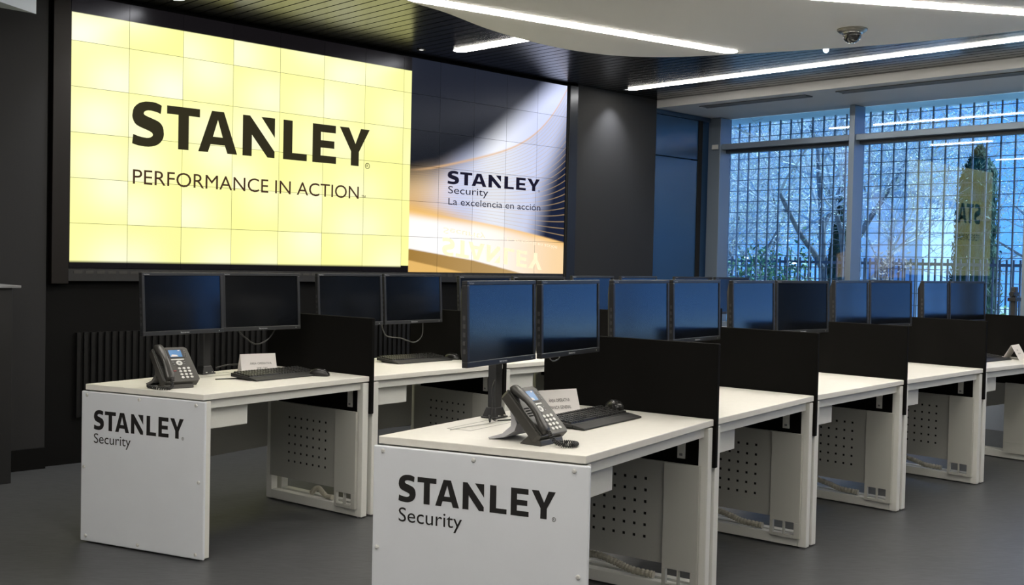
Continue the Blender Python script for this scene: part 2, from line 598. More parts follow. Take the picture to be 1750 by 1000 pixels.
t = thing('dome_camera', 'round security camera with a dark glass dome under the white canopy', 'security camera', R(3.80, 3.44, 2.97))
B().lathe([(.098, 0), (.098, -.008), (.085, -.02), (.066, -.026), (.062, -.024)], s=36).build('base_ring', mat('satin_nickel', (.30, .29, .26), .3, metal=.8), t, smooth=True)
B().lathe([(.067, -.022), (.069, -.028), (.064, -.032)], s=36).build('chrome_band', M_CHROME, t, smooth=True)
B().lathe([(.060, -.028), (.060, -.045), (.055, -.062), (.044, -.077), (.028, -.087), (.008, -.091)], s=32).build('dome', mat('smoked_dome', (.03, .03, .03), .06, spec=1), t, smooth=True)
B().lathe([(.002, -.092), (.014, -.090), (.016, -.0925), (.012, -.094)], s=20).build('lens_glint', M_CHROME, t, smooth=True)

# ------------------------------------------------------------------ video wall
TW, TH = .3908, .2977
Z0 = 1.272


def tile_mat():
    mt = bpy.data.materials.new('display_picture')
    mt.use_nodes = True
    nt = mt.node_tree
    nt.nodes.clear()
    N_ = nt.nodes.new
    out = N_('ShaderNodeOutputMaterial')
    em = N_('ShaderNodeEmission')
    gl = N_('ShaderNodeBsdfGlossy')
    gl.inputs['Color'].default_value = (.016, .017, .020, 1)
    gl.inputs['Roughness'].default_value = .25
    ad = N_('ShaderNodeAddShader')
    at = N_('ShaderNodeAttribute')
    at.attribute_name = 'picture'
    ph = N_('ShaderNodeAttribute')
    ph.attribute_name = 'phase'
    fr = N_('ShaderNodeMath')
    fr.operation = 'FRACT'
    lt = N_('ShaderNodeMath')
    lt.operation = 'LESS_THAN'
    lt.inputs[1].default_value = .17
    gt = N_('ShaderNodeMath')
    gt.operation = 'GREATER_THAN'
    gt.inputs[1].default_value = .0
    mu = N_('ShaderNodeMath')
    mu.operation = 'MULTIPLY'
    mu2 = N_('ShaderNodeMath')
    mu2.operation = 'MULTIPLY'
    mu2.inputs[1].default_value = .38
    mx = N_('ShaderNodeMix')
    mx.data_type = 'RGBA'
    mx.inputs[7].default_value = (.62, .42, .20, 1)
    l = nt.links.new
    l(ph.outputs['Fac'], fr.inputs[0])
    l(fr.outputs[0], lt.inputs[0])
    l(ph.outputs['Fac'], gt.inputs[0])
    l(lt.outputs[0], mu.inputs[0])
    l(gt.outputs[0], mu.inputs[1])
    l(mu.outputs[0], mu2.inputs[0])
    l(mu2.outputs[0], mx.inputs[0])
    l(at.outputs['Color'], mx.inputs[6])
    l(mx.outputs[2], em.inputs['Color'])
    em.inputs['Strength'].default_value = 1.08
    l(em.outputs[0], ad.inputs[0])
    l(gl.outputs[0], ad.inputs[1])
    l(ad.outputs[0], out.inputs[0])
    return mt


M_TILE = tile_mat()


def pw(pts):
    xs = [p[0] for p in pts]
    ys = [p[1] for p in pts]
    return lambda a_: np.interp(a_, xs, ys)


def spl(pts):
    xs = np.array([p[0] for p in pts])
    ys = np.array([p[1] for p in pts])
    cf = np.polyfit(xs, ys, 4)
    return lambda a_: np.polyval(cf, a_)


arc = spl([(2.829, 2.127), (3.145, 2.18), (3.537, 2.272), (3.909, 2.386), (4.15, 2.487), (4.396, 2.662), (4.686, 3.024)])
beam = pw([(2.828, 2.16), (3.1, 2.22), (3.512, 2.43), (4.233, 2.95), (4.7, 3.35)])
edge = spl([(2.818, 1.795), (3.402, 1.747), (3.93, 1.691), (4.3, 1.64), (4.694, 1.575)])
dark_a = pw([(1.2, 4.15), (1.634, 4.275), (2.108, 4.414), (2.676, 4.70), (3.1, 4.9)])
brown1 = pw([(2.826, 1.473), (3.541, 1.388), (4.188, 1.269), (4.7, 1.16)])
brown2 = pw([(2.829, 1.376), (3.497, 1.269), (4.2, 1.15)])


def sstep(x):
    x = np.clip(x, 0, 1)
    return x * x * (3 - 2 * x)


def mixc(c0, c1, t_):
    return c0 * (1 - t_[:, None]) + c1 * t_[:, None]


YX1, YZ0, YZ1 = 2.818, 1.327, 2.940


def picture(A_, Z_, tu, tv, seed):
    rs = np.random.RandomState(seed)
    n = len(A_)
    ones = np.ones((n, 1))
    C = lambda *c: ones * np.array(c)[None]
    navy = mixc(C(.006, .008, .013), C(.014, .017, .028), sstep((Z_ - 2.2) / .9))
    # right-hand picture
    lit = sstep((beam(A_) - Z_ + .05) / .34)
    # colour along the beam: orange left, blue-white middle, lavender right
    x = (A_ - 2.82) / 1.87
    warm = sstep((.34 - x) / .34)
    h = np.clip((arc(A_) - Z_) / np.maximum(arc(A_) - edge(A_), .05), -1, 2)
    white = mixc(C(.66, .72, 1.0), C(.92, .94, 1.0), sstep((x - .25) / .3) * sstep((.85 - x) / .4))
    orange = mixc(C(.85, .56, .22), C(.66, .38, .10), sstep((h - .2) / .8))
    glow = mixc(white, orange, warm * .9)
    # the arc band slightly darker than the open beam
    below = sstep((arc(A_) - Z_) / .02)
    glow = mixc(glow, glow * .84, below * sstep((x - .15) / .2))
    c = mixc(navy, glow, lit)
    dk = sstep((A_ - dark_a(Z_) + .16) / .34) * below
    c = mixc(c, C(.010, .014, .035), dk)
    # orange line on the arc
    al = np.exp(-((Z_ - arc(A_)) / .010) ** 2) * sstep((x + .05) / .2)
    c = mixc(c, C(.75, .45, .22), al * .8)
    # floor band under the edge
    under = sstep((edge(A_) - Z_) / .012)
    fl = mixc(C(1, .93, .86), C(.95, .60, .22), sstep((x - .45) / .55) * .75)
    fl = mixc(fl, C(1, 1, 1), np.exp(-((x - .18) / .22) ** 2) * .8)
    eg = np.exp(-((Z_ - edge(A_)) / .045) ** 2)
    fl = mixc(fl, C(.90, .50, .12), eg * (.75 + 0 * x))
    c = mixc(c, fl, under)
    c = mixc(c, C(.85, .50, .14), np.exp(-((Z_ - edge(A_)) / .05) ** 2) * sstep((.5 - x) / .4) * .8)
    b1 = sstep((brown1(A_) - Z_) / .012)
    c = mixc(c, mixc(C(.36, .20, .045), C(.55, .38, .18), x), b1)
    b2 = sstep((brown2(A_) - Z_) / .012)
    c = mixc(c, C(.78, .47, .14), b2)
    ph = np.where((h > 0.0) & (h < 1.0) & (beam(A_) > Z_), np.clip(h, 0, 1) ** .9 * 24 + .001, -1.0)
    # yellow picture
    yb = .25 + .5 * rs.rand()
    cx, cy = rs.choice([.1, .85, .5, .8]), rs.choice([.15, .85, .3])
    blot = np.exp(-(((tu - cx) / .55) ** 2 + ((tv - cy) / .6) ** 2))
    fade = np.clip(1.2 - A_ / 2.9, .15, 1)
    y0 = np.array([1.0, .985, .30 + .14 * yb])
    yl = mixc(C(*y0), C(1, 1, .82), blot * (.35 + .6 * yb) * (.4 + .6 * fade))
    iny = (A_ < YX1) & (Z_ > YZ0) & (Z_ < YZ1)
    c = np.where(iny[:, None], yl, np.where((A_ < YX1)[:, None], C(.006, .005, .006), c))
    # upper part over the second picture stays dark
    ph = np.where(A_ < YX1, -1.0, ph)
    # tiles differ a little
    k_ = .93 + .1 * rs.rand()
    return c * k_, ph


vw = thing('video_wall', 'wall of display tiles showing a yellow picture and a blue and gold picture', 'video wall', R(2.35, 0, Z0))
VB = Vector(vw.location)
for r_ in range(6):
    for c_ in range(12):
        a0, z0 = c_ * TW, Z0 + r_ * TH
        gu, gv = (52, 40) if c_ >= 7 else (20, 16)
        us = list(np.linspace(0, 1, gu + 1))
        vs_ = list(np.linspace(0, 1, gv + 1))
        # exact borders of the yellow picture
        for val, arr in (((YX1 - a0) / TW, us), ((YZ0 - z0) / TH, vs_), ((YZ1 - z0) / TH, vs_)):
            if .01 < val < .99:
                arr += [val - 1e-4, val + 1e-4]
        us.sort()
        vs_.sort()
        g_ = .0011
        U, V = np.meshgrid(us, vs_)
        A_ = (a0 + g_ + U * (TW - 2 * g_)).ravel()
        Z_ = (z0 + g_ + V * (TH - 2 * g_)).ravel()
        colr, ph = picture(A_, Z_, U.ravel(), V.ravel(), r_ * 40 + c_)
        nu, nv = len(us), len(vs_)
        verts = [tuple(R(x, 0, z) - VB) for x, z in zip(A_, Z_)]
        faces = [(j * nu + i, j * nu + i + 1, (j + 1) * nu + i + 1, (j + 1) * nu + i) for j in range(nv - 1) for i in range(nu - 1)]
        # solid back of the tile
        k0 = len(verts)
        cs = [(a0 + g_, z0 + g_), (a0 + TW - g_, z0 + g_), (a0 + TW - g_, z0 + TH - g_), (a0 + g_, z0 + TH - g_)]
        verts += [tuple(R(x, -.0005, z) - VB) for x, z in cs] + [tuple(R(x, -.055, z) - VB) for x, z in cs]
        bf = [(k0 + 4, k0 + 7, k0 + 6, k0 + 5)] + [(k0 + i, k0 + (i + 1) % 4, k0 + 4 + (i + 1) % 4, k0 + 4 + i) for i in range(4)]
        me = bpy.data.meshes.new('display_tile')
        me.from_pydata(verts, [], faces + bf)
        me.materials.append(M_TILE)
        me.materials.append(M_BLACK)
        for p in me.polygons[len(faces):]:
            p.material_index = 1
        ca = me.attributes.new('picture', 'FLOAT_COLOR', 'POINT')
        buf = np.zeros((len(verts), 4))
        buf[:len(colr), :3] = colr
        buf[:, 3] = 1
        ca.data.foreach_set('color', buf.ravel())
        pa = me.attributes.new('phase', 'FLOAT', 'POINT')
        pb = np.full(len(verts), -1.0)
        pb[:len(ph)] = ph
        pa.data.foreach_set('value', pb)
        ob = bpy.data.objects.new('display_tile', me)
        COL.objects.link(ob)
        ob.parent = vw
fn = lambda x, z: R(x, .0015, z)
b = B()
add_logo(b, fn, .4163, 2.1145, 1, 1)
lg = b.build('company_name', mat('display_dark', (.004, .004, .003), .9, spec=0, emit=(.030, .026, .013), emit_s=1), vw, wbase=VB)
lg['label'] = 'large dark letters on the yellow picture'
b = B()
add_text(b, 'PERFORMANCE IN ACTION', fn, .425, 2.298, 1.853, .098)
add_text(b, '™', fn, 2.325, 2.365, 1.853, .03)
o = b.build('slogan', mat('display_brown', (.006, .004, .003), .9, spec=0, emit=(.06, .030, .018), emit_s=1), vw, wbase=VB)
o['label'] = 'thin brown capitals on the yellow picture'
b = B()
add_logo(b, fn, 3.225, 2.035, 1.122 / 1.978, .112 / .297)
add_text(b, 'Security', fn, 3.233, 3.70, 1.955, .062)
add_text(b, 'La excelencia en acción', fn, 3.239, 4.362, 1.858, .058)
o = b.build('lettering', mat('display_navy', (.004, .004, .006), .9, spec=0, emit=(.010, .009, .024), emit_s=1), vw, wbase=VB)
o['label'] = 'dark lettering on the blue and gold picture'
# faint mirrored lettering lower in the right-hand picture
b = B()


def mir(x, z):
    return R(x, .0008, z - (x - 3.2) * .10)


add_logo(b, lambda x, y: mir(x, y), 3.18, 1.575, 1.22 / 1.978, -.15 / .297, False)
o = b.build('mirrored_lettering', mat('display_cream', (.3, .25, .15), .6, emit=(.96, .78, .54), emit_s=1.0), vw, wbase=VB)
b = B()
add_text(b, 'Security', lambda x, y: mir(x, 3.36 - y), 3.19, 3.68, 1.70, .05)
add_text(b, 'La excelencia en acción', lambda x, y: mir(x, 3.36 - y), 3.95, 4.60, 1.685, .035)
b.build('mirrored_lettering', mat('display_cream2', (.3, .25, .15), .6, emit=(.92, .74, .56), emit_s=1.0), vw, wbase=VB)
rp(BR().box(-.115, -.004, -.05, .004, 1.17, CZ - .002), 'bezel_frame', M_BRONZE, vw, .003)
rp(BR().box(4.695, 4.72, -.05, .006, 0.02, 3.07), 'bezel_frame', M_VOID, vw)
rp(BR().box(4.722, 4.835, -.05, .012, 0.02, 3.07), 'corner_post', mat('satin_dark_post', (.05, .055, .065), .25, metal=.6), vw, .003)
rp(BR().box(-.004, 4.695, -.05, .002, 1.19, Z0 - .002), 'bezel_frame', M_BLACK, vw)
b = BR()
for i in range(60):
    if i in (21, 40):
        continue
    b.box(.03 + i * .0765, .03 + i * .0765 + .055, .002, .004, 1.238, 1.258)
rp(b, 'ventilation_slots', mat('slot_grey', (.035, .033, .03), .6), vw)

# ribbed grilles in the lower wall
for (x0, x1, lb) in ((.07, 1.98, 'wide ribbed black air grille low on the wall behind the left desk'), (2.36, 3.26, 'ribbed black air grille low on the wall behind the second left desk'), (3.5, 4.4, 'ribbed black air grille low on the wall, farthest from the left')):
    t = thing('ribbed_grille', lb, 'air grille', R((x0 + x1) / 2, -.05, .3))
    rp(BR().box(x0, x1, -.059, -.052, .28, .845), 'backing', M_VOID, t)
    b = BR()
    x = x0
    while x < x1 - .02:
        b.box(x, x + .024, -.052, -.03, .28, .845)
        x += .048
    rp(b, 'ribs', mat('rib_black', (.006, .006, .006), .5, spec=.3), t)

# black cabinet at the left edge
t = thing('tall_cabinet', 'tall black cabinet with a thin pale top at the left edge', 'cabinet', R(-.85, .22, FZ))
rp(BR().box(-1.25, -.47, .0, .34, FZ, 1.155), 'body', M_BLACK, t, .004)
rp(BR().box(-1.27, -.43, .0, .37, 1.155, 1.17), 'top', M_GREY, t, .003)

# ------------------------------------------------------------------ desks
def dirv(d):
    return Vector((math.cos(math.radians(d)), math.sin(math.radians(d)), 0))


FR = [Vector((x, y, 0)) for x, y in ((.255, 3.574), (.861, 4.511), (1.535, 5.428), (2.301, 6.295), (3.136, 7.154), (4.013, 7.958), (4.929, 8.686))]
FL = [Vector((x, y, 0)) for x, y in ((-1.403, 4.936), (-.755, 5.867), (-.038, 6.72), (.754, 7.54), (1.601, 8.303), (2.493, 9.013))]


def backs(F, first):
    out = []
    for i in range(len(F)):
        if i == 0:
            out.append(first)
            continue
        d0 = (F[i] - F[i - 1]).normalized()
        d1 = (F[i + 1] - F[i]).normalized() if i + 1 < len(F) else d0
        d = (d0 + d1).normalized()
        out.append(Vector((-d.y, d.x, 0)) * .79)
    return out


BKR = backs(FR, Vector((-.728, .319, 0)))
BKL = backs(FL, Vector((-.661, .303, 0)))
ORD = ['nearest the viewer', 'second from the front', 'third from the front', 'fourth from the front', 'fifth from the front', 'farthest, by the window']


def desk_fn(F, BK, i):
    A_, B_ = F[i], F[i + 1]
    W_ = (B_ - A_).length

    def P(p):
        s = p.x / W_
        q = A_.lerp(B_, s)
        bk = BK[i].lerp(BK[i + 1], s) / .79
        r = q + bk * p.y
        return Vector((r.x, r.y, p.z))
    return P, W_


def holes_panel(P, W_):
    """perforated side panel: plate with square blind holes facing the desk's inside"""
    v0, v1, z0, z1 = .19, .745, .112, .545
    hs, hz = .012, .012
    vc = [.285 + .050 * k_ for k_ in range(7)]
    zc = [.213 + .05 * k_ for k_ in range(6)]
    ve = sorted([v0, v1] + [x + d_ for x in vc for d_ in (-hs / 2, hs / 2)])
    ze = sorted([z0, z1] + [x + d_ for x in zc for d_ in (-hz / 2, hz / 2)])
    x0 = W_ - .062
    x1 = x0 + .016
    b_ = B(P)
    hb = B(P).box(x0 + .003, x0 + .006, v0 + .01, v1 - .01, z0 + .01, z1 - .01)  # black sheet standing in for the shade inside the holes
    idx = {}
    vs = []
    for v in ve:
        for z in ze:
            idx[(v, z)] = len(vs)
            vs.append((x0, v, z))
    fs = []
    for i_ in range(len(ve) - 1):
        for j in range(len(ze) - 1):
            if i_ % 2 == 1 and j % 2 == 1:
                continue
            fs.append((idx[(ve[i_], ze[j])], idx[(ve[i_ + 1], ze[j])], idx[(ve[i_ + 1], ze[j + 1])], idx[(ve[i_], ze[j + 1])]))
    b_.add(vs, fs)
    b_.add([(x0, v0, z0), (x0, v1, z0), (x0, v1, z1), (x0, v0, z1), (x1, v0, z0), (x1, v1, z0), (x1, v1, z1), (x1, v0, z1)],
           [(4, 5, 6, 7), (0, 1, 5, 4), (1, 2, 6, 5), (2, 3, 7, 6), (3, 0, 4, 7)])
    return b_, hb


def make_desk(F, BK, i, row, label, branded=None, perf=True):
    P, W_ = desk_fn(F, BK, i)
    base = P(Vector((W_ / 2, .4, FZ)))
    t = thing('desk', label, 'desk', base, 0, 'white desks in the %s row' % row)
    q = lambda: B(P)

    def bd(b_, name, m_, bev=.002, par=t):
        return b_.build(name, m_, par, bevel=bev, wbase=base)
    g0 = .004 if i == 0 else .0135
    g1 = .0135
    # tabletop in one piece, slight front overhang over the frame
    bd(q().box(g0, W_ - g1, 0, .79, .712, .74), 'tabletop', M_LAM, .003)
    # end frames: closed loops
    for x0 in (g0 + .002, W_ - g1 - .046):
        b_ = q()
        x1 = x0 + .044
        b_.box(x0, x1, .002, .046, FZ + .007, .706)
        b_.box(x0, x1, .735, .780, FZ + .007, .706)
        b_.box(x0, x1, .046, .735, FZ + .007, .028)
        b_.box(x0, x1, .046, .735, .664, .706)
        fr_ = bd(b_, 'leg_frame', M_METAL, .003)
        for v in (.03, .76):
            ft = B()
            c_ = P(Vector(((x0 + x1) / 2, v, FZ)))
            ft.lathe([(.017, 0), (.017, .006), (.008, .008)], c=tuple(c_), s=12)
            ft.build('foot', M_GREY, fr_, wbase=base)
    bd(q().box(g0 + .046, W_ - g1 - .046, .022, .052, .668, .708), 'front_rail', M_METAL)
    bd(q().box(g0 + .046, W_ - g1 - .046, .72, .75, .668, .708), 'rear_rail', M_METAL)
    if perf:
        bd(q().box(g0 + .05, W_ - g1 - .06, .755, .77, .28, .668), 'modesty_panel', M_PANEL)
    # hanging storage box at the left end
    bd(q().box(g0 + .048, g0 + .048 + .27, .06, .38, .566, .690), 'hanging_tray', M_METAL, .003)
    # perforated side panel and duct cover at the right end
    pb_, hb = holes_panel(P, W_)
    if perf:
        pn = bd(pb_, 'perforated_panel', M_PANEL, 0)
        hb.build('hole_shade', M_VOID, pn, wbase=base)
    b_ = q()
    x0, x1 = W_ - .084, W_ - .064
    b_.box(x0, x1, .030, .19 if perf else .33, .100, .548)
    b_.box(x0, x1, .030, .060, .020, .100)
    b_.box(x0, x1, .112, .120, .020, .100)
    b_.box(x0, x1, .172, .19 if perf else .33, .020, .100)
    b_.box(x0, x1, .060, .172, .020, .036)
    bd(b_, 'duct_cover', mat('pale_grey_powder_coat', (.50, .50, .46), .5), .0015)
    # cable flap lines in the top
    b_ = q()
    u0, u1, v0, v1 = W_ * .5 - .30, W_ * .5 + .16, .60, .70
    e_ = .0018
    for (a_, b2, c_, d_) in ((u0, u1, v0 - e_, v0 + e_), (u0, u1, v1 - e_, v1 + e_), (u0 - e_, u0 + e_, v0, v1), (u1 - e_, u1 + e_, v0, v1)):
        b_.box(a_, b2, c_, d_, .7398, .7404)
    bd(b_, 'cable_flap_seam', mat('seam_grey', (.25, .24, .22), .6), 0)
    if branded:
        # lettered board closing the outer end
        b_ = q()
        b_.box(-.008, .004, -.022, .80, FZ + .008, .708)
        ep = bd(b_, 'end_board', M_BOARD, .005)
        ep['label'] = 'white end board with black company lettering'
        tx, tz0, tw, th, sec = branded
        dep = .79

        def fnb(s, z):   # s measured from the back corner towards the front
            return P(Vector((-.0088, dep - s * dep / BK[0].length, z)))
        lb = B()
        add_logo(lb, fnb, tx, tz0, tw / 1.978, th / .297)
        add_text(lb, 'Security', fnb, *sec)
        lb.build('lettering', M_INK, ep, wbase=base)
        for s, z in ((.03, .69), (.39, .69), (.762, .688), (.012, .34), (.784, .335), (.03, .005), (.39, .0), (.77, .0)):
            s2 = s * BK[0].length / .795
            c_ = P(Vector((-.0083, dep - s2 * dep / BK[0].length, z)))
            no = (P(Vector((-.1, dep - s2, z))) - P(Vector((0, dep - s2, z)))).normalized()
            sc = B()
            sc.tube([c_ - no * .002, c_ + no * .003, c_ + no * .005], [.0085, .008, .005], 12)
            sc.build('screw_cap', M_KEYW, ep, wbase=base)
    return t, P, W_


def make_divider(F, BK, i, row, label):
    d0 = BK[i].normalized()
    sd_ = Vector((d0.y, -d0.x, 0))

    def P(p):
        return F[i] + d0 * p.y + sd_ * p.x + Vector((0, 0, p.z))
    base = F[i] + d0 * .4 + Vector((0, 0, .53))
    t = thing('desk_divider', label, 'desk divider', base, 0, 'black dividers in the %s row' % row)
    B(P).box(-.012, .012, -.012, .85, .535, 1.056).build('fabric_board', M_FABRIC, t, bevel=.004, wbase=base)
    b_ = B(P)
    b_.box(-.020, -.012, .125, .160, .560, .708)
    br = b_.build('bracket', M_METAL, t, bevel=.001, wbase=base)
    B(P).box(-.0225, -.020, .136, .149, .572, .582).build('screw', M_GREY, br, wbase=base)
    return t


deskR, deskL = [], []
lab_r = ['white desk at the front of the right-hand row, with a lettered end board', 'white desk second from the front in the right-hand row', 'white desk third from the front in the right-hand row', 'white desk fourth from the front in the right-hand row', 'white desk fifth in the right-hand row, with a folded card on its top', 'white desk at the window end of the right-hand row, mostly hidden']
for i in range(6):
    deskR.append(make_desk(FR, BKR, i, 'right-hand', lab_r[i], (.097, .5155, .601, .0945, (.099, .351, .444, .050)) if i == 0 else None, perf=(i != 4)))
lab_l = ['white desk at the front of the left-hand row, with a lettered end board', 'white desk second from the front in the left-hand row', 'white desk third from the front in the left-hand row, behind the near monitors', 'white desk fourth in the left-hand row, hidden behind the near row', 'white desk at the window end of the left-hand row, hidden behind the near row']
for i in range(5):
    deskL.append(make_desk(FL, BKL, i, 'left-hand', lab_l[i], (.074, .5265, .552, .0925, (.075, .307, .462, .046)) if i == 0 else None))
for i in range(1, 6):
    make_divider(FR, BKR, i, 'right-hand', 'black fabric divider between the %s and %s desks of the right-hand row' % (('first', 'second', 'third', 'fourth', 'fifth')[i - 1], ('second', 'third', 'fourth', 'fifth', 'last')[i - 1]))
for i in range(1, 5):
    make_divider(FL, BKL, i, 'left-hand', 'black fabric divider between the %s and %s desks of the left-hand row' % (('first', 'second', 'third', 'fourth')[i - 1], ('second', 'third', 'fourth', 'last')[i - 1]))

# ------------------------------------------------------------------ monitors
MW, MH = .49, .31


def make_monitor():
    """front faces -y, width along x, origin at the centre of the lower edge"""
    t = thing('monitor', 'monitor', 'monitor', (0, 0, 0))
    w2 = MW / 2
    e = .016
    b_ = B()
    yo, yi = -.012, .012
    b_.box(-w2, w2, yo, yi, 0, .021)
    b_.box(-w2, w2, yo, yi, MH - e, MH)
    b_.box(-w2, -w2 + e, yo, yi, .021, MH - e)
    b_.box(w2 - e, w2, yo, yi, .021, MH - e)
    b_.build('bezel', M_BEZEL, t, bevel=.002)
    B().box(-w2 + e, w2 - e, -.008, .006, .021, MH - e).build('screen', M_SCREEN, t)
    b_ = B()
    b_.hexa([(-w2 + .004, .012, .006), (w2 - .004, .012, .006), (w2 - .004, .012, MH - .006), (-w2 + .004, .012, MH - .006),
             (-w2 + .05, .05, .05), (w2 - .05, .05, .05), (w2 - .05, .05, MH - .06), (-w2 + .05, .05, MH - .06)])
    b_.build('back_shell', M_BLACK, t, bevel=.004)
    b_ = B()
    b_.box(-.05, .05, .05, .062, MH / 2 - .05, MH / 2 + .05)
    b_.build('mount_plate', M_GREY, t, bevel=.001)
    b_ = B()
    add_text(b_, 'lenovo', lambda x, y: Vector((x, -.0124, y)), -.026, .026, .0065, .009)
    b_.build('maker_mark', M_TEXTG, t)
    b_ = B()
    add_text(b_, 'ThinkVision', lambda x, y: Vector((x, -.0124, y)), -w2 + .010, -w2 + .044, MH - .0115, .006)
    b_.build('model_mark', M_TEXTG, t)
    # ports and buttons on the left side
    b_ = B()
    for k_ in range(5):
        b_.box(-w2 - .0012, -w2, -.004, .006, .05 + k_ * .030, .066 + k_ * .030)
    b_.build('side_ports', mat('port_grey', (.06, .06, .062), .5), t)
    b_ = B()
    b_.box(w2 - .034, w2 - .029, -.0126, -.012, .007, .012)
    b_.build('power_light', mat('dull_led', (.3, .35, .3), .5), t)
    return t


mon0 = make_monitor()
mdata = [  # x, y, yaw, top z, label
    (-.040, 4.039, 59.1, 1.308, 'right', 'black monitor on the nearest right-hand desk, left of its pair'),
    (.240, 4.471, 57.6, 1.308, 'right', 'black monitor on the nearest right-hand desk, right of its pair'),
    (.594, 4.992, 51.7, 1.308, 'right', 'black monitor on the second right-hand desk, left of its pair'),
    (.926, 5.444, 51.7, 1.308, 'right', 'black monitor on the second right-hand desk, right of its pair'),
    (1.323, 5.943, 50.0, 1.305, 'right', 'blue-reflecting monitor on the third right-hand desk, left of its pair'),
    (1.710, 6.381, 37.5, 1.305, 'right', 'nearly black monitor on the third right-hand desk, right of its pair'),
    (2.145, 6.851, 48.3, 1.308, 'right', 'blue-reflecting monitor on the fourth right-hand desk, left of its pair'),
    (2.535, 7.253, 37.8, 1.308, 'right', 'dark monitor on the fourth right-hand desk, right of its pair'),
    (3.019, 7.725, 49.0, 1.308, 'right', 'monitor on the fifth right-hand desk, left of its pair, against the window'),
    (3.388, 8.063, 37.0, 1.308, 'right', 'monitor on the fifth right-hand desk, right of its pair, against the window'),
    (-1.656, 5.447, 54.2, 1.287, 'left', 'dark monitor on the nearest left-hand desk, left of its pair'),
    (-1.359, 5.874, 46.7, 1.287, 'left', 'nearly black monitor on the nearest left-hand desk, right of its pair'),
    (-.958, 6.403, 48.0, 1.287, 'left', 'dark monitor on the second left-hand desk, left of its pair'),
    (-.623, 6.801, 48.0, 1.287, 'left', 'dark monitor on the second left-hand desk, right of its pair'),
    (-.182, 7.290, 46.0, 1.278, 'left', 'monitor mostly hidden behind the nearest monitor, left of its pair'),
    (.193, 7.679, 39.5, 1.278, 'left', 'monitor mostly hidden between the two nearest monitors'),
    (.605, 8.079, 46.5, 1.285, 'left', 'monitor showing above the near row, just right of the pictures'),
    (.988, 8.424, 48.5, 1.287, 'left', 'monitor showing above the near row, in front of the charcoal pier'),
    (1.482, 8.847, 42.0, 1.288, 'left', 'monitor top showing above the near row, in front of the dark glass panel'),
    (1.861, 9.149, 43.5, 1.288, 'left', 'monitor top showing above the near row, below the window corner mullion'),
]
monitors = []
for k_, (x, y, yaw, zt, row, lb) in enumerate(mdata):
    o = mon0 if k_ == 0 else copy_tree(mon0)
    TILT = math.radians(1.5 if row == 'right' else 3.5)
    o.name = 'monitor'
    o.rotation_euler = (-TILT, 0, math.radians(yaw))
    yv = Vector((-math.sin(math.radians(yaw)), math.cos(math.radians(yaw)), 0))
    # (x, y) is the middle of the panel
    c0 = Vector((x, y, zt - MH * math.cos(TILT))) - yv * math.sin(TILT) * MH / 2
    o.location = c0
    o['label'] = lb
    o['group'] = 'monitors on the %s desks' % ('right-hand' if row == 'right' else 'left-hand')
    monitors.append((o, Vector((x, y, zt - MH / 2)), yv))

# stands: one pole per desk, with two arms
stand_labels_r = ['black monitor pole on the nearest right-hand desk', 'black monitor pole hidden behind the second right-hand pair', 'black monitor pole behind the third right-hand pair', 'black monitor pole behind the fourth right-hand pair', 'black monitor pole behind the fifth right-hand pair', 'bare black monitor pole at the right edge, without monitors']
stand_labels_l = ['black monitor pole on the nearest left-hand desk', 'black monitor pole behind the second left-hand pair', 'black monitor pole behind the third left-hand pair', 'black monitor pole behind the fourth left-hand pair', 'black monitor pole behind the fifth left-hand pair']


def make_stand(P, W_, mons, lb, row, uf=.52, h=.47):
    bp = P(Vector((W_ * uf, .725, .74)))
    d = (P(Vector((W_ * uf + .1, .725, 0))) - P(Vector((W_ * uf - .1, .725, 0))))
    rz = math.atan2(d.y, d.x)
    t = thing('monitor_stand', lb, 'monitor stand', bp, rz, 'monitor poles on the %s desks' % row)
    b_ = B()
    b_.box(-.025, .025, -.02, .02, .0, h)
    b_.build('pole', mat('black_grey_pole', (.03, .031, .033), .4), t, bevel=.006)
    b_ = B()
    b_.hexa([(-.044, -.036, 0), (.044, -.036, 0), (.044, .036, 0), (-.044, .036, 0), (-.028, -.023, .045), (.028, -.023, .045), (.028, .023, .045), (-.028, .023, .045)])
    b_.box(-.046, .046, -.038, .038, 0, .008)
    b_.build('base', M_BLACK, t, bevel=.004)
    b_ = B()
    for sx in (-.018, .02):
        b_.lathe([(.006, .0), (.006, .004)], c=(sx, -.034, .010), s=10)
    b_.build('bolt', M_CHROME, t)
    M_ = Matrix.Translation(bp) @ Matrix.Rotation(rz, 4, 'Z')
    inv = M_.inverted()
    for (o_, ctr, yv) in mons:
        tgt = inv @ (ctr + yv * .062)
        elbow = Vector((tgt.x * .7, .5 * tgt.y + .0, h - .09))
        b_ = B()
        b_.tube([(0, 0, h - .09), elbow, tgt + Vector((0, .035, 0)), tgt], [.019, .017, .016, .02], 10)
        b_.build('arm', M_BLACK, t, smooth=True)
    if not mons:
        b_ = B()
        b_.box(-.05, .05, -.035, .035, h - .12, h - .09)
        b_.tube([(-.055, 0, h - .06), (.04, 0, h - .06)], .022, 12)
        b_.build('collar', M_BLACK, t, bevel=.003)
    return t


for i in range(5):
    make_stand(deskR[i][1], deskR[i][2], monitors[2 * i:2 * i + 2], stand_labels_r[i], 'right-hand')
for i in range(5):
    make_stand(deskL[i][1], deskL[i][2], monitors[10 + 2 * i:12 + 2 * i], stand_labels_l[i], 'left-hand', .54)
make_stand(deskR[5][1], deskR[5][2], [], stand_labels_r[5], 'right-hand', .69, .52)


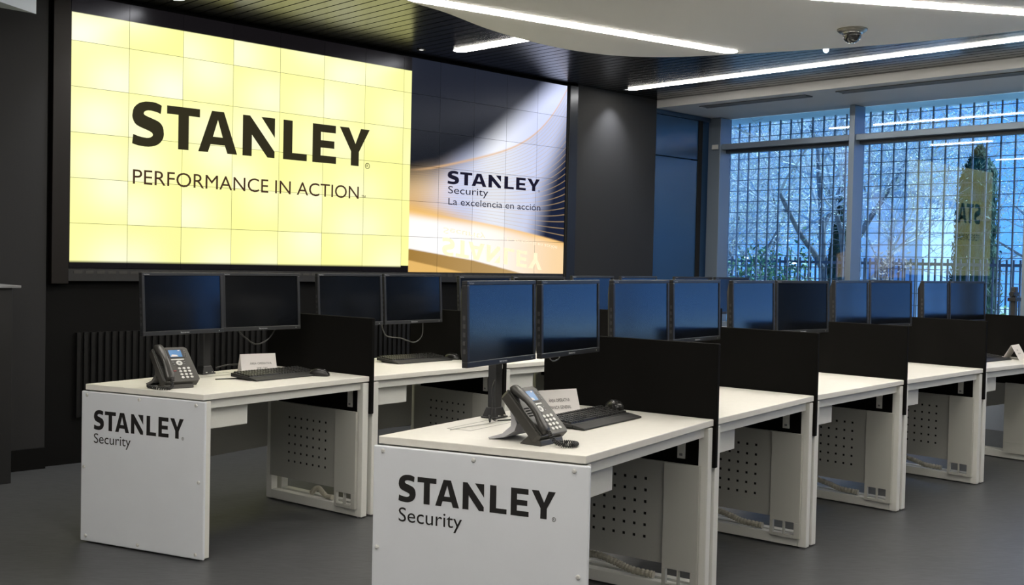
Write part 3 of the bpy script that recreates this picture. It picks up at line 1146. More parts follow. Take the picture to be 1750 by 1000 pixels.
def curve_pts(pts, n=10):
    pts = [Vector(p) for p in pts]
    out = []
    for i in range(len(pts) - 1):
        p0 = pts[max(i - 1, 0)]
        p1_, p2_ = pts[i], pts[i + 1]
        p3_ = pts[min(i + 2, len(pts) - 1)]
        for j in range(n):
            t_ = j / n
            out.append(.5 * ((2 * p1_) + (-p0 + p2_) * t_ + (2 * p0 - 5 * p1_ + 4 * p2_ - p3_) * t_ * t_ + (-p0 + 3 * p1_ - 3 * p2_ + p3_) * t_ ** 3))
    out.append(pts[-1])
    return out


def cable(name, pts, r, label, cat='cable', m_=None):
    b_ = B()
    p0 = Vector(pts[0])
    b_.tube(curve_pts(pts, 8), r, 6)
    return tag(b_.build(name, m_ or M_BLACK, smooth=True, wbase=p0), label, cat)


def mon_pt(k_, x, z, y=.03):
    o_ = monitors[k_][0]
    M_ = Matrix.Translation(o_.location) @ o_.rotation_euler.to_matrix().to_4x4()
    return M_ @ Vector((x, y, z))


cable('monitor_cable', [mon_pt(11, -.15, .02), mon_pt(11, -.09, -.035), mon_pt(11, -.02, -.075), mon_pt(11, .06, -.05), mon_pt(11, .11, .01)], .004, 'black cable sagging under the right monitor of the nearest left-hand desk')
cable('monitor_cable', [mon_pt(13, -.24, .01), mon_pt(13, -.2, -.07), mon_pt(13, -.08, -.09), mon_pt(13, .03, -.12), mon_pt(13, .10, -.08), mon_pt(13, .11, .01)], .004, 'grey cable sagging under the right monitor of the second left-hand desk', m_=mat('dull_cable', (.07, .07, .065), .5))
cable('monitor_cable', [mon_pt(1, -.13, .01), mon_pt(1, -.09, -.018), mon_pt(1, -.04, -.015), mon_pt(1, -.02, .01)], .0025, 'thin cable loop under the right monitor of the nearest right-hand desk', m_=M_GREY)

P1, W1 = deskR[0][1], deskR[0][2]
PL, WL = deskL[0][1], deskL[0][2]
T = .74


def onR(u, v, z=0):
    return P1(Vector((u, v, T + z)))


def onL(u, v, z=0):
    return PL(Vector((u, v, T + z)))


cable('pole_cable', [onR(.53, .69, .16), onR(.49, .675, .12), onR(.47, .66, .05), onR(.455, .655, .004), onR(.43, .64, .012), onR(.44, .65, .03), onR(.475, .665, .02), onR(.50, .66, .004), onR(.56, .62, .004)], .0032, 'black cable looping down the pole onto the nearest right-hand desk')
cable('desk_cable', [onR(.50, .655, .004), onR(.42, .64, .004), onR(.34, .65, .004), onR(.22, .66, .004)], .002, 'pale cable lying along the flap of the nearest right-hand desk', m_=M_KEYW)
cable('desk_cable', [onR(.62, .68, .004), onR(.62, .60, .004), onR(.55, .54, .004), onR(.46, .52, .004)], .0025, 'thin grey cable running to the phone on the nearest right-hand desk', m_=M_GREY)
cable('desk_cable', [onL(.66, .70, .03), onL(.72, .66, .045), onL(.80, .62, .04), onL(.83, .60, .003)], .004, 'black cable arching from the pole behind the left-hand phone')
cable('desk_cable', [onL(.46, .45, .004), onL(.52, .42, .004), onL(.56, .40, .004), onL(.60, .37, .004)], .003, 'black cable between the left-hand phone and its keyboard')


# ------------------------------------------------------------------ phones
def make_phone(loc, rz, label, stand_m):
    t = thing('desk_phone', label, 'desk phone', loc, rz, 'desk phones')
    th = math.radians(45)
    cs, sn = math.cos(th), math.sin(th)
    y0, z0_ = -.075, .030

    def S(u, v, h):
        return Vector((u, y0 + v * cs - h * sn, z0_ + v * sn + h * cs))
    LEN, HW = .215, .095
    # body slab with cut corners
    c_ = .012
    poly = [(-HW + c_, 0), (HW - c_, 0), (HW, c_), (HW - .004, LEN - c_), (HW - .018, LEN), (-HW + .018, LEN), (-HW + .004, LEN - c_), (-HW, c_)]
    B().extr(poly, S, -.032, .006).build('body', M_PHONE, t, bevel=.004)
    # handset cradle
    b_ = B()
    b_.extr([(-.088, .006), (-.036, .006), (-.036, .208), (-.084, .208)], S, .006, .011)
    b_.build('cradle', M_HAND, t, bevel=.003)
    b_ = B()
    for k_ in range(4):
        b_.extr([(-.078, .085 + k_ * .011), (-.048, .085 + k_ * .011), (-.048, .090 + k_ * .011), (-.078, .090 + k_ * .011)], S, .011, .012)
    b_.build('speaker_slots', M_VOID, t)
    # handset: bowed bar with two thick ends, swept rounded section
    prof = [(.004, .018, .018, .010), (.012, .020, .022, .013), (.030, .022, .0235, .014), (.050, .027, .020, .011), (.075, .034, .018, .0095), (.105, .037, .0175, .009), (.135, .036, .018, .0095), (.160, .031, .020, .011), (.185, .025, .0235, .014), (.205, .022, .022, .013), (.213, .021, .018, .010)]
    hb = B()
    vs, fs = [], []
    K = 14
    for v, h, rw, rh in prof:
        for k_ in range(K):
            a_ = 2 * math.pi * k_ / K
            ca, sa = math.cos(a_), math.sin(a_)
            vs.append(S(-.062 + rw * math.copysign(abs(ca) ** .7, ca), v, h + rh * math.copysign(abs(sa) ** .7, sa)))
    for i_ in range(len(prof) - 1):
        for k_ in range(K):
            fs.append((i_ * K + k_, i_ * K + (k_ + 1) % K, (i_ + 1) * K + (k_ + 1) % K, (i_ + 1) * K + k_))
    fs += [tuple(reversed(range(K))), tuple(range((len(prof) - 1) * K, len(prof) * K))]
    hb.add(vs, fs)
    hb.build('handset', M_HAND, t, smooth=True)
    # screen, label strip
    b_ = B()
    b_.extr([(-.022, .145), (.062, .145), (.066, .200), (-.020, .200)], S, .006, .0075)
    b_.build('screen_frame', M_BLACK, t, bevel=.001)
    b_ = B()
    b_.extr([(-.012, .150), (.050, .150), (.052, .194), (-.012, .194)], S, .0075, .008)
    b_.build('screen', M_LCD, t)
    b_ = B()
    b_.extr([(-.010, .152), (.030, .152), (.024, .162), (.000, .166)], S, .008, .0083)
    b_.extr([(.036, .186), (.046, .186), (.046, .192), (.036, .192)], S, .008, .0083)
    b_.build('screen_marks', M_KEYW, t)
    b_ = B()
    b_.extr([(-.014, .131), (.052, .131), (.052, .137), (-.014, .137)], S, .006, .008)
    b_.build('softkey_strip', M_KEYW, t)
    b_ = B()
    ring = [(.020 + .016 * math.cos(2 * math.pi * k_ / 18), .111 + .014 * math.sin(2 * math.pi * k_ / 18)) for k_ in range(18)]
    b_.extr(ring, S, .006, .009)
    nv = b_.build('navigation_ring', M_KEYW, t)
    b_ = B()
    ring = [(.020 + .006 * math.cos(2 * math.pi * k_ / 12), .111 + .006 * math.sin(2 * math.pi * k_ / 12)) for k_ in range(12)]
    b_.extr(ring, S, .009, .010)
    b_.build('ok_button', M_GREY, nv)
    for r_ in range(4):
        for q in range(3):
            cu, cv = .010 + q * .023, .078 - r_ * .0185
            b_ = B()
            ring = [(cu + .0078 * math.cos(2 * math.pi * k_ / 12), cv + .0062 * math.sin(2 * math.pi * k_ / 12)) for k_ in range(12)]
            b_.extr(ring, S, .006, .009)
            b_.build('dial_key', M_KEYW, t)
    b_ = B()
    for (cu, cv) in ((-.010, .118), (-.008, .104), (.048, .118), (.046, .104)):
        b_.extr([(cu - .004, cv - .002), (cu + .004, cv - .002), (cu + .004, cv + .002), (cu - .004, cv + .002)], S, .006, .008)
    for k_ in range(4):
        for sx in (-.026, .071):
            cv = .153 + k_ * .012
            b_.extr([(sx - .003, cv - .0015), (sx + .003, cv - .0015), (sx + .003, cv + .0015), (sx - .003, cv + .0015)], S, .006, .008)
    b_.build('side_buttons', M_GREY, t)
    b_ = B()
    b_.extr([(-.024, .062), (-.010, .062), (-.010, .067), (-.024, .067)], S, .006, .008)
    b_.build('red_button', mat('dull_red', (.25, .03, .03), .5), t)
    # stand: plate leaving the back, bending, and a foot running backwards
    b_ = B()
    side = [(y0 + .185 * cs + .02, z0_ + .185 * sn - .024), (y0 + .125 * cs + .030, .085), (y0 + .135, .050), (y0 + .165, .018), (y0 + .225, .000), (y0 + .232, .006), (y0 + .17, .034), (y0 + .148, .062), (y0 + .152, .10), (y0 + .19 * cs + .030, z0_ + .19 * sn - .010)]
    side = [(y0 + .150 * cs + .018, z0_ + .150 * sn - .030), (y0 + .105 * cs + .034, .066), (y0 + .118, .040), (y0 + .165, .012), (y0 + .228, .0), (y0 + .234, .005), (y0 + .172, .026), (y0 + .136, .056), (y0 + .134, .075), (y0 + .165 * cs + .026, z0_ + .165 * sn - .018)]
    n_ = len(side)
    vs = [(-.075, y, z) for y, z in side] + [(.075, y, z) for y, z in side]
    b_.add(vs, [tuple(range(n_)), tuple(reversed(range(n_, 2 * n_)))] + [(i_, (i_ + 1) % n_, n_ + (i_ + 1) % n_, n_ + i_) for i_ in range(n_)])
    b_.build('stand', stand_m, t, bevel=.002)
    b_ = B()
    b_.hexa([(-.085, y0 - .004, 0), (.06, y0 - .004, 0), (.06, y0 + .09, 0), (-.085, y0 + .09, 0), (-.085, y0 + .002, .020), (.06, y0 + .002, .020), (.06, y0 + .055, .030), (-.085, y0 + .055, .030)])
    b_.build('front_foot', M_PHONE, t, bevel=.003)
    return t, S


ph1_loc = onR(.33, .26)
ph1, _ = make_phone(onR(.185, .285), math.radians(55), 'black desk phone with a pale stand and coiled cord on the nearest right-hand desk', mat('pale_grey_stand', (.42, .42, .45), .4))
ph2, _ = make_phone(onL(.15, .36), math.radians(43), 'black desk phone with a blue screen on the nearest left-hand desk', mat('dark_grey_stand', (.075, .075, .075), .35))
P2L, W2L = deskL[1][1], deskL[1][2]
ph3, _ = make_phone(P2L(Vector((.24, .40, T))), math.radians(46), 'black desk phone half hidden behind the divider on the second left-hand desk', mat('pale_grey_stand', (.42, .42, .45), .4))


def coil(loc, pts, r_coil, r_w, turns, label):
    path = curve_pts(pts, 30)
    n = len(path)
    out = []
    tot = turns * 12
    for k_ in range(tot + 1):
        f = k_ / tot * (n - 1)
        i_ = min(int(f), n - 2)
        p = path[i_].lerp(path[i_ + 1], f - i_)
        tg = (path[i_ + 1] - path[i_]).normalized()
        s_ = tg.cross(Vector((0, 0, 1))).normalized()
        u_ = s_.cross(tg)
        a_ = 2 * math.pi * k_ / 12
        out.append(p + s_ * math.cos(a_) * r_coil + u_ * math.sin(a_) * r_coil)
    b_ = B()
    b_.tube(out, r_w, 5)
    o_ = b_.build('coiled_cord', M_BLACK, smooth=True, wbase=Vector(loc))
    return tag(o_, label, 'phone cord')


M1 = Matrix.Translation(ph1.location) @ Matrix.Rotation(math.radians(55), 4, 'Z')
l1 = lambda x, y, z: M1 @ Vector((x, y, z))
M2 = Matrix.Translation(ph2.location) @ Matrix.Rotation(math.radians(43), 4, 'Z')
l2 = lambda x, y, z: M2 @ Vector((x, y, z))
coil(ph1.location, [l1(-.062, -.095, .050), l1(-.062, -.118, .022), l1(-.055, -.150, .010), l1(-.025, -.175, .010), l1(.005, -.165, .010), l1(.004, -.125, .010), l1(-.03, -.105, .010)], .0062, .0026, 34, 'black coiled cord looping in front of the nearest right-hand phone')
coil(ph2.location, [l2(-.062, -.095, .050), l2(-.07, -.115, .015), l2(-.10, -.11, .009), l2(-.13, -.05, .009), l2(-.125, .02, .009), l2(-.10, .06, .009)], .0055, .0026, 28, 'black coiled cord lying left of the nearest left-hand phone')


# ------------------------------------------------------------------ keyboards, mice
def make_keyboard():
    t = thing('keyboard', 'keyboard', 'keyboard', (0, 0, 0))
    w2 = .233
    # side profile, y forward is -y
    def prof(y0_, y1_, z0a, z1a, z0b, z1b, ww=w2):
        return [(-ww, y0_, z0a), (ww, y0_, z0a), (ww, y1_, z0b), (-ww, y1_, z0b), (-ww, y0_, z1a), (ww, y0_, z1a), (ww, y1_, z1b), (-ww, y1_, z1b)]
    b_ = B()
    b_.hexa(prof(-.06, .085, .004, .016, .010, .030))
    b_.build('case', M_BLACK, t, bevel=.003)
    b_ = B()
    b_.hexa(prof(-.115, -.061, .0, .007, .004, .016))
    b_.build('palm_rest', mat('matte_black', (.02, .02, .02), .6), t, bevel=.003)
    kb = B()
    slope = (.030 - .016) / .145
    for r_ in range(6):
        yy = -.048 + r_ * .0205 + (.006 if r_ == 5 else 0)
        x = -w2 + .012
        while x < w2 - .018:
            wk = .0165
            if r_ == 0 and -.13 < x < -.02:
                wk = .108
            if abs(x - .095) < .006 or abs(x - .158) < .006:
                x += .008
                continue
            zb = .016 + (yy + .06) * slope
            kb.hexa([(x, yy, zb), (x + wk, yy, zb), (x + wk, yy + .0168, zb), (x, yy + .0168, zb), (x + .002, yy + .002, zb + .008), (x + wk - .002, yy + .002, zb + .008), (x + wk - .002, yy + .0145, zb + .009), (x + .002, yy + .0145, zb + .009)])
            x += wk + .0022
    kb.build('keys', M_KEYB, t)
    for sx in (-.19, .19):
        B().box(sx - .012, sx + .012, .060, .075, -.001, .012).build('rear_foot', M_BLACK, t)
    return t


kb0 = make_keyboard()


def make_mouse():
    t = thing('computer_mouse', 'mouse', 'computer mouse', (0, 0, 0))
    vs, fs = [], []
    ys = [-.055, -.050, -.038, -.02, 0, .02, .038, .050, .055]
    K = 16
    for y in ys:
        q = math.sqrt(max(0, 1 - (y / .0555) ** 2))
        hw = .031 * (.35 + .65 * q) * (1 - .06 * math.cos(y * 60))
        ht = .041 * (.30 + .70 * q) * (1 - .18 * (-y / .055 if y < 0 else 0))
        for k_ in range(K):
            a_ = math.pi * k_ / (K - 1)
            ca = math.cos(a_)
            vs.append((hw * math.copysign(abs(ca) ** .8, ca), y, ht * math.sin(a_) ** .8))
    for i_ in range(len(ys) - 1):
        for k_ in range(K - 1):
            fs.append((i_ * K + k_, i_ * K + k_ + 1, (i_ + 1) * K + k_ + 1, (i_ + 1) * K + k_))
        fs.append((i_ * K + K - 1, i_ * K, (i_ + 1) * K, (i_ + 1) * K + K - 1))
    fs += [tuple(range(K)), tuple(reversed(range((len(ys) - 1) * K, len(ys) * K)))]
    b_ = B()
    b_.add(vs, fs)
    b_.build('shell', mat('glossy_black', (.012, .012, .012), .3), t, smooth=True)
    b_ = B()
    b_.lathe([(.002, -.003), (.007, -.003), (.007, .003), (.002, .003)], s=14)
    w_ = b_.build('scroll_wheel', M_GREY, t)
    w_.rotation_euler = (0, math.pi / 2, 0)
    w_.location = (0, -.028, .030)
    return t


ms0 = make_mouse()


def place(proto, first, loc, rz, label, group, z=0, tilt=0):
    o_ = proto if first else copy_tree(proto)
    o_.location = Vector(loc) + Vector((0, 0, z))
    o_.rotation_euler = (tilt, 0, rz)
    o_['label'] = label
    o_['group'] = group
    return o_


def ang_of(p, q):
    return math.atan2(q[1] - p[1], q[0] - p[0])


place(kb0, True, Vector((.325, 4.365, T)), math.radians(55.5), 'black keyboard with a mouse on it, on the nearest right-hand desk', 'black keyboards on the desks', z=.001)
kz = math.radians(55.9)
place(kb0, False, Vector((-1.245, 5.742, T)), math.radians(54), 'black keyboard on the nearest left-hand desk, in front of a folded card', 'black keyboards on the desks', z=.001)
place(kb0, False, Vector((-.610, 6.800, T)), math.radians(48), 'black keyboard on the second left-hand desk', 'black keyboards on the desks', z=.001)
P5, W5 = deskR[4][1], deskR[4][2]
place(kb0, False, Vector((3.42, 7.84, T)), math.radians(42), 'black keyboard on the fifth right-hand desk, left of a folded card', 'black keyboards on the desks', z=.001)
place(ms0, True, Vector((.445, 4.575, T)), math.radians(200), 'black mouse resting on the keyboard of the nearest right-hand desk', 'black computer mice', z=.024, tilt=.03)
place(ms0, False, Vector((-1.03, 5.83, T)), math.radians(80), 'black mouse right of the keyboard on the nearest left-hand desk', 'black computer mice')
place(ms0, False, Vector((-.375, 6.985, T)), math.radians(60), 'black mouse right of the keyboard on the second left-hand desk', 'black computer mice')


# ------------------------------------------------------------------ folded cards
def make_card(loc, rz, label, lines, wd=.19, ht=.105, spread=.04):
    """tent card: front sheet faces -y"""
    t = thing('folded_card', label, 'place card', loc, rz, 'folded name cards')
    th = .0012
    w2 = wd / 2
    for sgn, nm in ((-1, 'front_leaf'), (1, 'back_leaf')):
        b_ = B()
        y1_ = sgn * spread
        b_.hexa([(-w2, y1_, 0), (w2, y1_, 0), (w2, y1_ - sgn * th, 0), (-w2, y1_ - sgn * th, 0), (-w2, sgn * th * .5, ht), (w2, sgn * th * .5, ht), (w2, 0, ht - .001), (-w2, 0, ht - .001)])
        lf = b_.build(nm, M_PAPER, t)
        if sgn < 0 and lines:
            tb = B()

            def f2(x, y):
                k_ = y / ht
                return Vector((x, -spread * (1 - k_) - .0012, y))
            for (s_, x0_, x1_, yb, cp) in lines:
                add_text(tb, s_, f2, x0_, x1_, yb, cp)
            tb.build('lettering', M_INK, lf)
    return t


make_card(Vector((.200, 4.53, T)), math.radians(33), 'white folded card lettered BANCA GENERAL on the nearest right-hand desk', [('ÁREA OPERATIVA', -.056, .052, .058, .0125), ('BANCA GENERAL', -.052, .052, .030, .0125)], wd=.195, ht=.107)
make_card(Vector((-1.385, 5.915, T)), math.radians(33), 'white folded card behind the keyboard on the nearest left-hand desk', [('ÁREA OPERATIVA', -.050, .072, .048, .011), ('SME CRS', -.014, .046, .022, .011)], wd=.20, ht=.105)
make_card(Vector((3.74, 8.02, T)), math.radians(50), 'white folded card seen end-on at the right edge, on the fifth right-hand desk', [('ÁREA', -.04, .0, .062, .010), ('OPERATIVA', -.05, .02, .038, .010)], wd=.20, ht=.105, spread=.06)

# ------------------------------------------------------------------ ducts under the desks, bin
for (i, lb) in ((0, 'beige corrugated cable tube under the nearest right-hand desk'), (1, 'beige corrugated cable tube under the second right-hand desk'), (2, 'beige corrugated cable tube under the third right-hand desk'), (3, 'beige corrugated cable tube under the fourth right-hand desk')):
    P, W_ = deskR[i][1], deskR[i][2]
    q = lambda u, v, z: P(Vector((u, v, z)))
    pts = [q(W_ - .035, .70, .048), q(W_ - .035, .62, .068), q(W_ - .035, .54, .086), q(W_ - .035, .44, .070), q(W_ - .035, .36, .050), q(W_ - .035, .25, .046)]
    path = curve_pts(pts, 22)
    rad = [.017 if (k_ // 2) % 2 else .0135 for k_ in range(len(path))]
    b_ = B()
    b_.tube(path, rad, 10)
    tag(b_.build('cable_tube', M_DUCT, wbase=pts[0]), lb, 'cable tube', 'corrugated tubes under the right-hand desks')
P, W_ = deskL[0][1], deskL[0][2]
q = lambda u, v, z: P(Vector((u, v, z)))
pts = [q(W_ - .035, .42, .046), q(W_ - .035, .39, .074), q(W_ - .035, .36, .082), q(W_ - .035, .335, .066), q(W_ - .035, .30, .046), q(W_ - .035, .25, .046)]
path = curve_pts(pts, 18)
b_ = B()
b_.tube(path, [.015 if (k_ // 2) % 2 else .012 for k_ in range(len(path))], 10)
tag(b_.build('cable_tube', M_DUCT, wbase=pts[0]), 'beige corrugated cable tube under the nearest left-hand desk', 'cable tube')

t = thing('waste_bin', 'black waste bin with a bag under the nearest left-hand desk', 'waste bin', PL(Vector((.17, .66, FZ))))
b_ = B()
b_.lathe([(.085, 0), (.095, .02), (.115, .26), (.118, .27), (.108, .27), (.085, .02)], s=24)
b_.build('bucket', M_BIN, t, smooth=True)
b_ = B()
prof = []
K = 28
vs, fs = [], []
for j, (r_, z_) in enumerate(((.12, .19), (.124, .235), (.122, .275), (.108, .272))):
    for k_ in range(K):
        rr_ = r_ + .005 * math.sin(k_ * 2.7 + j) + .003 * math.cos(k_ * 5.1)
        vs.append((rr_ * math.cos(2 * math.pi * k_ / K), rr_ * math.sin(2 * math.pi * k_ / K), z_ + .008 * math.sin(k_ * 1.9 + j * 2)))
for j in range(3):
    for k_ in range(K):
        fs.append((j * K + k_, j * K + (k_ + 1) % K, (j + 1) * K + (k_ + 1) % K, (j + 1) * K + k_))
b_.add(vs, fs)
b_.build('bin_bag', M_BIN, t, smooth=True)

# ------------------------------------------------------------------ outside
struct(BR().box(7.2, 45, -25, 30, -.25, -.12), 'ground', M_GRASS)
struct(BR().box(7.8, 9.5, -8, 12, -.13, -.115), 'ground_bounce', mat('pale_bounce', (.68, .68, .66), .8, noise=.08, nscale=3), 'pale bounce strip added outside the window')  # pale strip added to bounce daylight up to the soffit
# wire grid in front of the window
t = thing('wire_grid_fence', 'tall metal wire grid standing just outside the window', 'fence', R(7.7, 2.5, -.12))
b_ = BR()
n = -1.2
k_ = 0
while n < 8.6:
    r_ = .0065
    b_.box(7.7, 7.7 + .02, n - r_, n + r_, -.12, 3.02)
    n += .135
    k_ += 1
rp(b_, 'upright_wires', M_GRID, t)
b_ = BR()
z = .05
while z < 3.02:
    b_.box(7.705, 7.712, -1.2, 8.6, z - .0035, z + .0035)
    z += .122
rp(b_, 'cross_wires', M_GRID, t)
# low railing behind
t = thing('low_railing', 'low dark railing of close upright bars beyond the wire grid', 'railing', R(9.6, 1.0, -.12))
b_ = BR()
n = -3.0
while n < 5:
    b_.box(9.6, 9.62, n, n + .018, -.12, 1.52)
    n += .075
rp(b_, 'bars', M_RAIL, t)
rp(BR().box(9.59, 9.63, -3, 5, 1.44, 1.475), 'top_bar', M_RAIL, t)
# pale building
t = thing('utility_building', 'pale flat-walled building behind the trees, seen through the right pane', 'building', R(13.5, -1.0, -.12))
rp(BR().box(13.2, 15.2, -1.52, -.52, -.12, 2.52), 'wall', M_SHED, t)
rp(BR().box(13.15, 15.25, -1.56, -.48, 2.52, 2.60), 'roof_edge', mat('roof_edge_grey', (.4, .45, .5), .7), t)
rp(BR().box(13.17, 13.21, -1.44, -.60, 0, 1.55), 'lower_panel', mat('shed_blue', (.22, .36, .58), .6), t)


def leaf_cloud(bld, centers, n, spread, size, rs, squash=1.0):
    for _ in range(n):
        c = centers[rs.randrange(len(centers))]
        p = Vector(c) + Vector((rs.gauss(0, spread), rs.gauss(0, spread), rs.gauss(0, spread * squash)))
        u_ = Vector((rs.uniform(-1, 1), rs.uniform(-1, 1), rs.uniform(-1, 1))).normalized() * size * rs.uniform(.6, 1.3)
        w_ = u_.orthogonal().normalized() * size * .45
        bld.add([p - u_, p - w_, p + u_, p + w_], [(0, 1, 2, 3)])


def tree(a, n, h, seed, label, lean=(0, 0), spread=.55, leaves=2600, r0=.06, levels=6, trunk_h=.34, trunks=1):
    rs = random.Random(seed)
    base = R(a, n, -.12)
    t_ = thing('bare_tree', label, 'tree', base, 0, 'trees beyond the window')
    tr = B()
    tw = B()
    tips = []

    def grow(p, d, L_, r_, lev):
        segs = 4 if lev < 3 else 3
        path = [p]
        q_ = p.copy()
        dd = d.copy()
        for _ in range(segs):
            dd = (dd + Vector((rs.gauss(0, .13), rs.gauss(0, .13), rs.gauss(0, .08) + .03))).normalized()
            q_ = q_ + dd * L_ / segs
            path.append(q_.copy())
        radii = [r_ * (1 - .45 * k2 / segs) for k2 in range(segs + 1)]
        (tr if lev < 2 else tw).tube(path, radii, 6 if lev < 2 else 3, caps=False)
        if lev >= levels:
            tips.append(q_)
            return
        nb = 3 if lev < 2 else rs.choice((3, 4))
        for k2 in range(nb):
            f_ = rs.uniform(.45, 1.0) if k2 else 1.0
            i_ = min(int(f_ * segs), segs)
            st = path[i_]
            ax = Vector((rs.gauss(0, 1), rs.gauss(0, 1), rs.gauss(0, .5) + .1)).normalized()
            nd = (dd * (1 - spread * rs.uniform(.5, 1.2)) + ax * spread).normalized()
            grow(st, nd, L_ * rs.uniform(.60, .82), max(r_ * .52, .0035), lev + 1)
    for k2 in range(trunks):
        ln = Vector((lean[0] + rs.gauss(0, .10) * (k2 > 0), lean[1] + rs.gauss(0, .25) * (k2 > 0), 1))
        d0 = (AX * ln.x + NX * ln.y + Vector((0, 0, 1))).normalized()
        grow(base + NX * (.15 * k2) * (-1) ** k2, d0, h * trunk_h, r0, 0)
    tr.build('trunk', M_BARK, t_, smooth=True, wbase=base)
    tw.build('twigs', M_TWIG, t_, wbase=base)
    if leaves:
        lf = B()
        leaf_cloud(lf, tips, leaves, .10, .018, rs)
        lf.build('pale_leaves', M_LEAFY, t_, wbase=base)
    return t_


tree(10.2, -1.05, 4.6, 3, 'bare leaning tree behind the left pane, its trunk tilting to the left', lean=(0, -.45), r0=.05, trunk_h=.42)
tree(10.4, -.62, 5.0, 11, 'bare upright tree with a thick dark trunk behind the left pane', lean=(0, -.08), r0=.085, trunk_h=.40, trunks=2)
tree(12.0, -3.2, 5.0, 5, 'bare tree at the far left of the window', lean=(0, .05), r0=.05)
tree(16.5, -2.4, 6.4, 8, 'bare tree directly behind the pale building', lean=(0, .12), r0=.055)
tree(15.5, 1.5, 5.6, 21, 'bare tree behind the cypress', lean=(0, -.1), r0=.05)
tree(12.8, 4.0, 5.0, 33, 'bare tree well right of the cypress', lean=(0, .1), r0=.05)
tree(15.0, -3.0, 6.0, 44, 'bare tree far beyond the window, above the pale building', lean=(0, .1), r0=.06)
tree(16.0, -5.2, 6.2, 46, 'bare tree farthest beyond the left pane', lean=(0, .0), r0=.06)
tree(12.5, 4.2, 5.2, 51, 'bare tree beyond the right edge of the view', lean=(0, .0), r0=.06)
tree(12.0, 6.6, 5.2, 57, 'bare tree out of view to the right', lean=(0, .0), r0=.06)


proto_trees = [o_ for o_ in COL.objects if o_.get('category') == 'tree']
for k_, (src, a_, n_, rz_, sc_, lb) in enumerate([(0, 18.5, -7.5, 2.1, 1.45, 'large bare tree on the far left skyline beyond the window'), (1, 18.0, -4.6, 1.2, 1.4, 'large bare tree filling the back of the left pane'),
        (2, 14.2, -4.6, 3.3, 1.15, 'bare tree standing between two others behind the left pane'), (3, 19.5, -1.4, 4.0, 1.5, 'large bare tree above the pale building'),
        (5, 17.5, .6, 5.2, 1.35, 'large bare tree behind the cypress, far back'), (1, 19.0, 3.4, .6, 1.45, 'large bare tree at the back on the right'), (0, 15.5, 2.2, 4.4, 1.2, 'bare tree at the back, right of the cypress'),
        (2, 13.2, -3.6, .9, 1.0, 'bare tree left of the pale building'), (4, 22.0, -6.0, .9, 1.7, 'distant bare tree behind the left pane')]):
    c_ = copy_tree(proto_trees[src])
    c_.location = R(a_, n_, -.12)
    c_.rotation_euler = (0, 0, rz_)
    c_.scale = (sc_,) * 3
    c_['label'] = lb


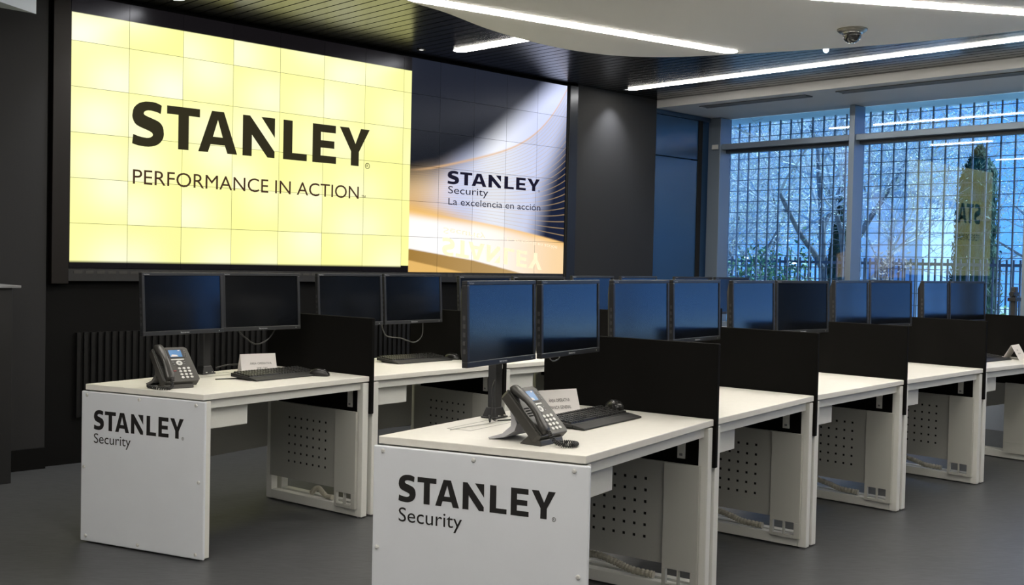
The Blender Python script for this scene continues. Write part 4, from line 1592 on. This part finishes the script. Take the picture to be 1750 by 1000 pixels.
def evergreen(a, n, z0_, z1_, rmax, label, m_, seed, profile, cnt=3600, size=.05, name='cypress_tree'):
    rs = random.Random(seed)
    base = R(a, n, -.12)
    t_ = thing(name, label, 'tree', base)
    b2 = B()
    b2.tube([base, base + Vector((0, 0, (z1_ - z0_) * .8))], [.07, .02], 8)
    b2.build('trunk', M_BARK, t_, wbase=base)
    core = B()
    K = 18
    vs, fs = [], []
    NL = 26
    for j in range(NL):
        f_ = j / (NL - 1)
        r_ = rmax * profile(f_)
        for k2 in range(K):
            rr = r_ * (.82 + .18 * rs.random())
            vs.append(base + Vector((rr * math.cos(2 * math.pi * k2 / K), rr * math.sin(2 * math.pi * k2 / K), z0_ + (z1_ - z0_) * f_ + .12)))
    for j in range(NL - 1):
        for k2 in range(K):
            fs.append((j * K + k2, j * K + (k2 + 1) % K, (j + 1) * K + (k2 + 1) % K, (j + 1) * K + k2))
    core.add(vs, fs)
    for _ in range(cnt):
        f_ = rs.random() ** .9
        a_ = rs.uniform(0, 2 * math.pi)
        r_ = rmax * profile(f_) * rs.uniform(.78, 1.10)
        p = base + Vector((r_ * math.cos(a_), r_ * math.sin(a_), z0_ + (z1_ - z0_) * f_ + .12))
        u_ = Vector((rs.gauss(0, .5), rs.gauss(0, .5), 1)).normalized() * size * rs.uniform(.6, 1.4)
        w_ = u_.orthogonal().normalized() * size * .3
        core.add([p - u_, p - w_, p + u_, p + w_], [(0, 1, 2, 3)])
    core.build('foliage', m_, t_, wbase=base)
    return t_


evergreen(11.0, 1.24, .0, 2.98, .33, 'tall dark cypress behind the right pane', M_CYP, 1, lambda f: (1.05 - .45 * f) * (1 if f < .9 else max(.1, (1 - f) / .1 * .8 + .1)))
evergreen(11.0, -.68, .0, 2.45, .30, 'small blue-green conifer left of the window mullion', M_CON, 2, lambda f: max(.05, 1 - f ** 1.3), name='conifer_tree')


def shrub(a, n, h, r_, label, m_, seed, cnt, size):
    rs = random.Random(seed)
    base = R(a, n, -.12)
    t_ = thing('garden_shrub', label, 'shrub', base)
    st = B()
    cen = []
    for k2 in range(14):
        a_ = rs.uniform(0, 6.28)
        q_ = rs.uniform(.2, 1) * r_
        tip = base + Vector((q_ * math.cos(a_), q_ * math.sin(a_), h * rs.uniform(.55, 1)))
        st.tube([base, base.lerp(tip, .5) + Vector((0, 0, .1)), tip], [.012, .008, .004], 4)
        cen += [tip, base.lerp(tip, .75), base.lerp(tip, .5)]
    st.build('stems', M_BARK, t_, wbase=base)
    lf = B()
    leaf_cloud(lf, cen, cnt, r_ * .28, size, rs)
    lf.build('leaves', m_, t_, wbase=base)
    return t_


shrub(9.2, -.55, 1.78, .42, 'glossy-leaved shrub low behind the left pane', M_LEAFG, 61, 1500, .045)
shrub(9.0, -.95, 1.55, .35, 'glossy-leaved shrub beside the other, farther left behind the left pane', M_LEAFG, 62, 900, .045)
shrub(9.3, .95, 1.66, .18, 'brown dry bush beside the pale building', mat('dry_leaves', (.30, .22, .17), .8), 63, 900, .03)
shrub(8.6, 2.55, 1.05, .25, 'spiky light green plant low at the right of the window', mat('bright_leaves', (.35, .5, .12), .5), 64, 260, .06)
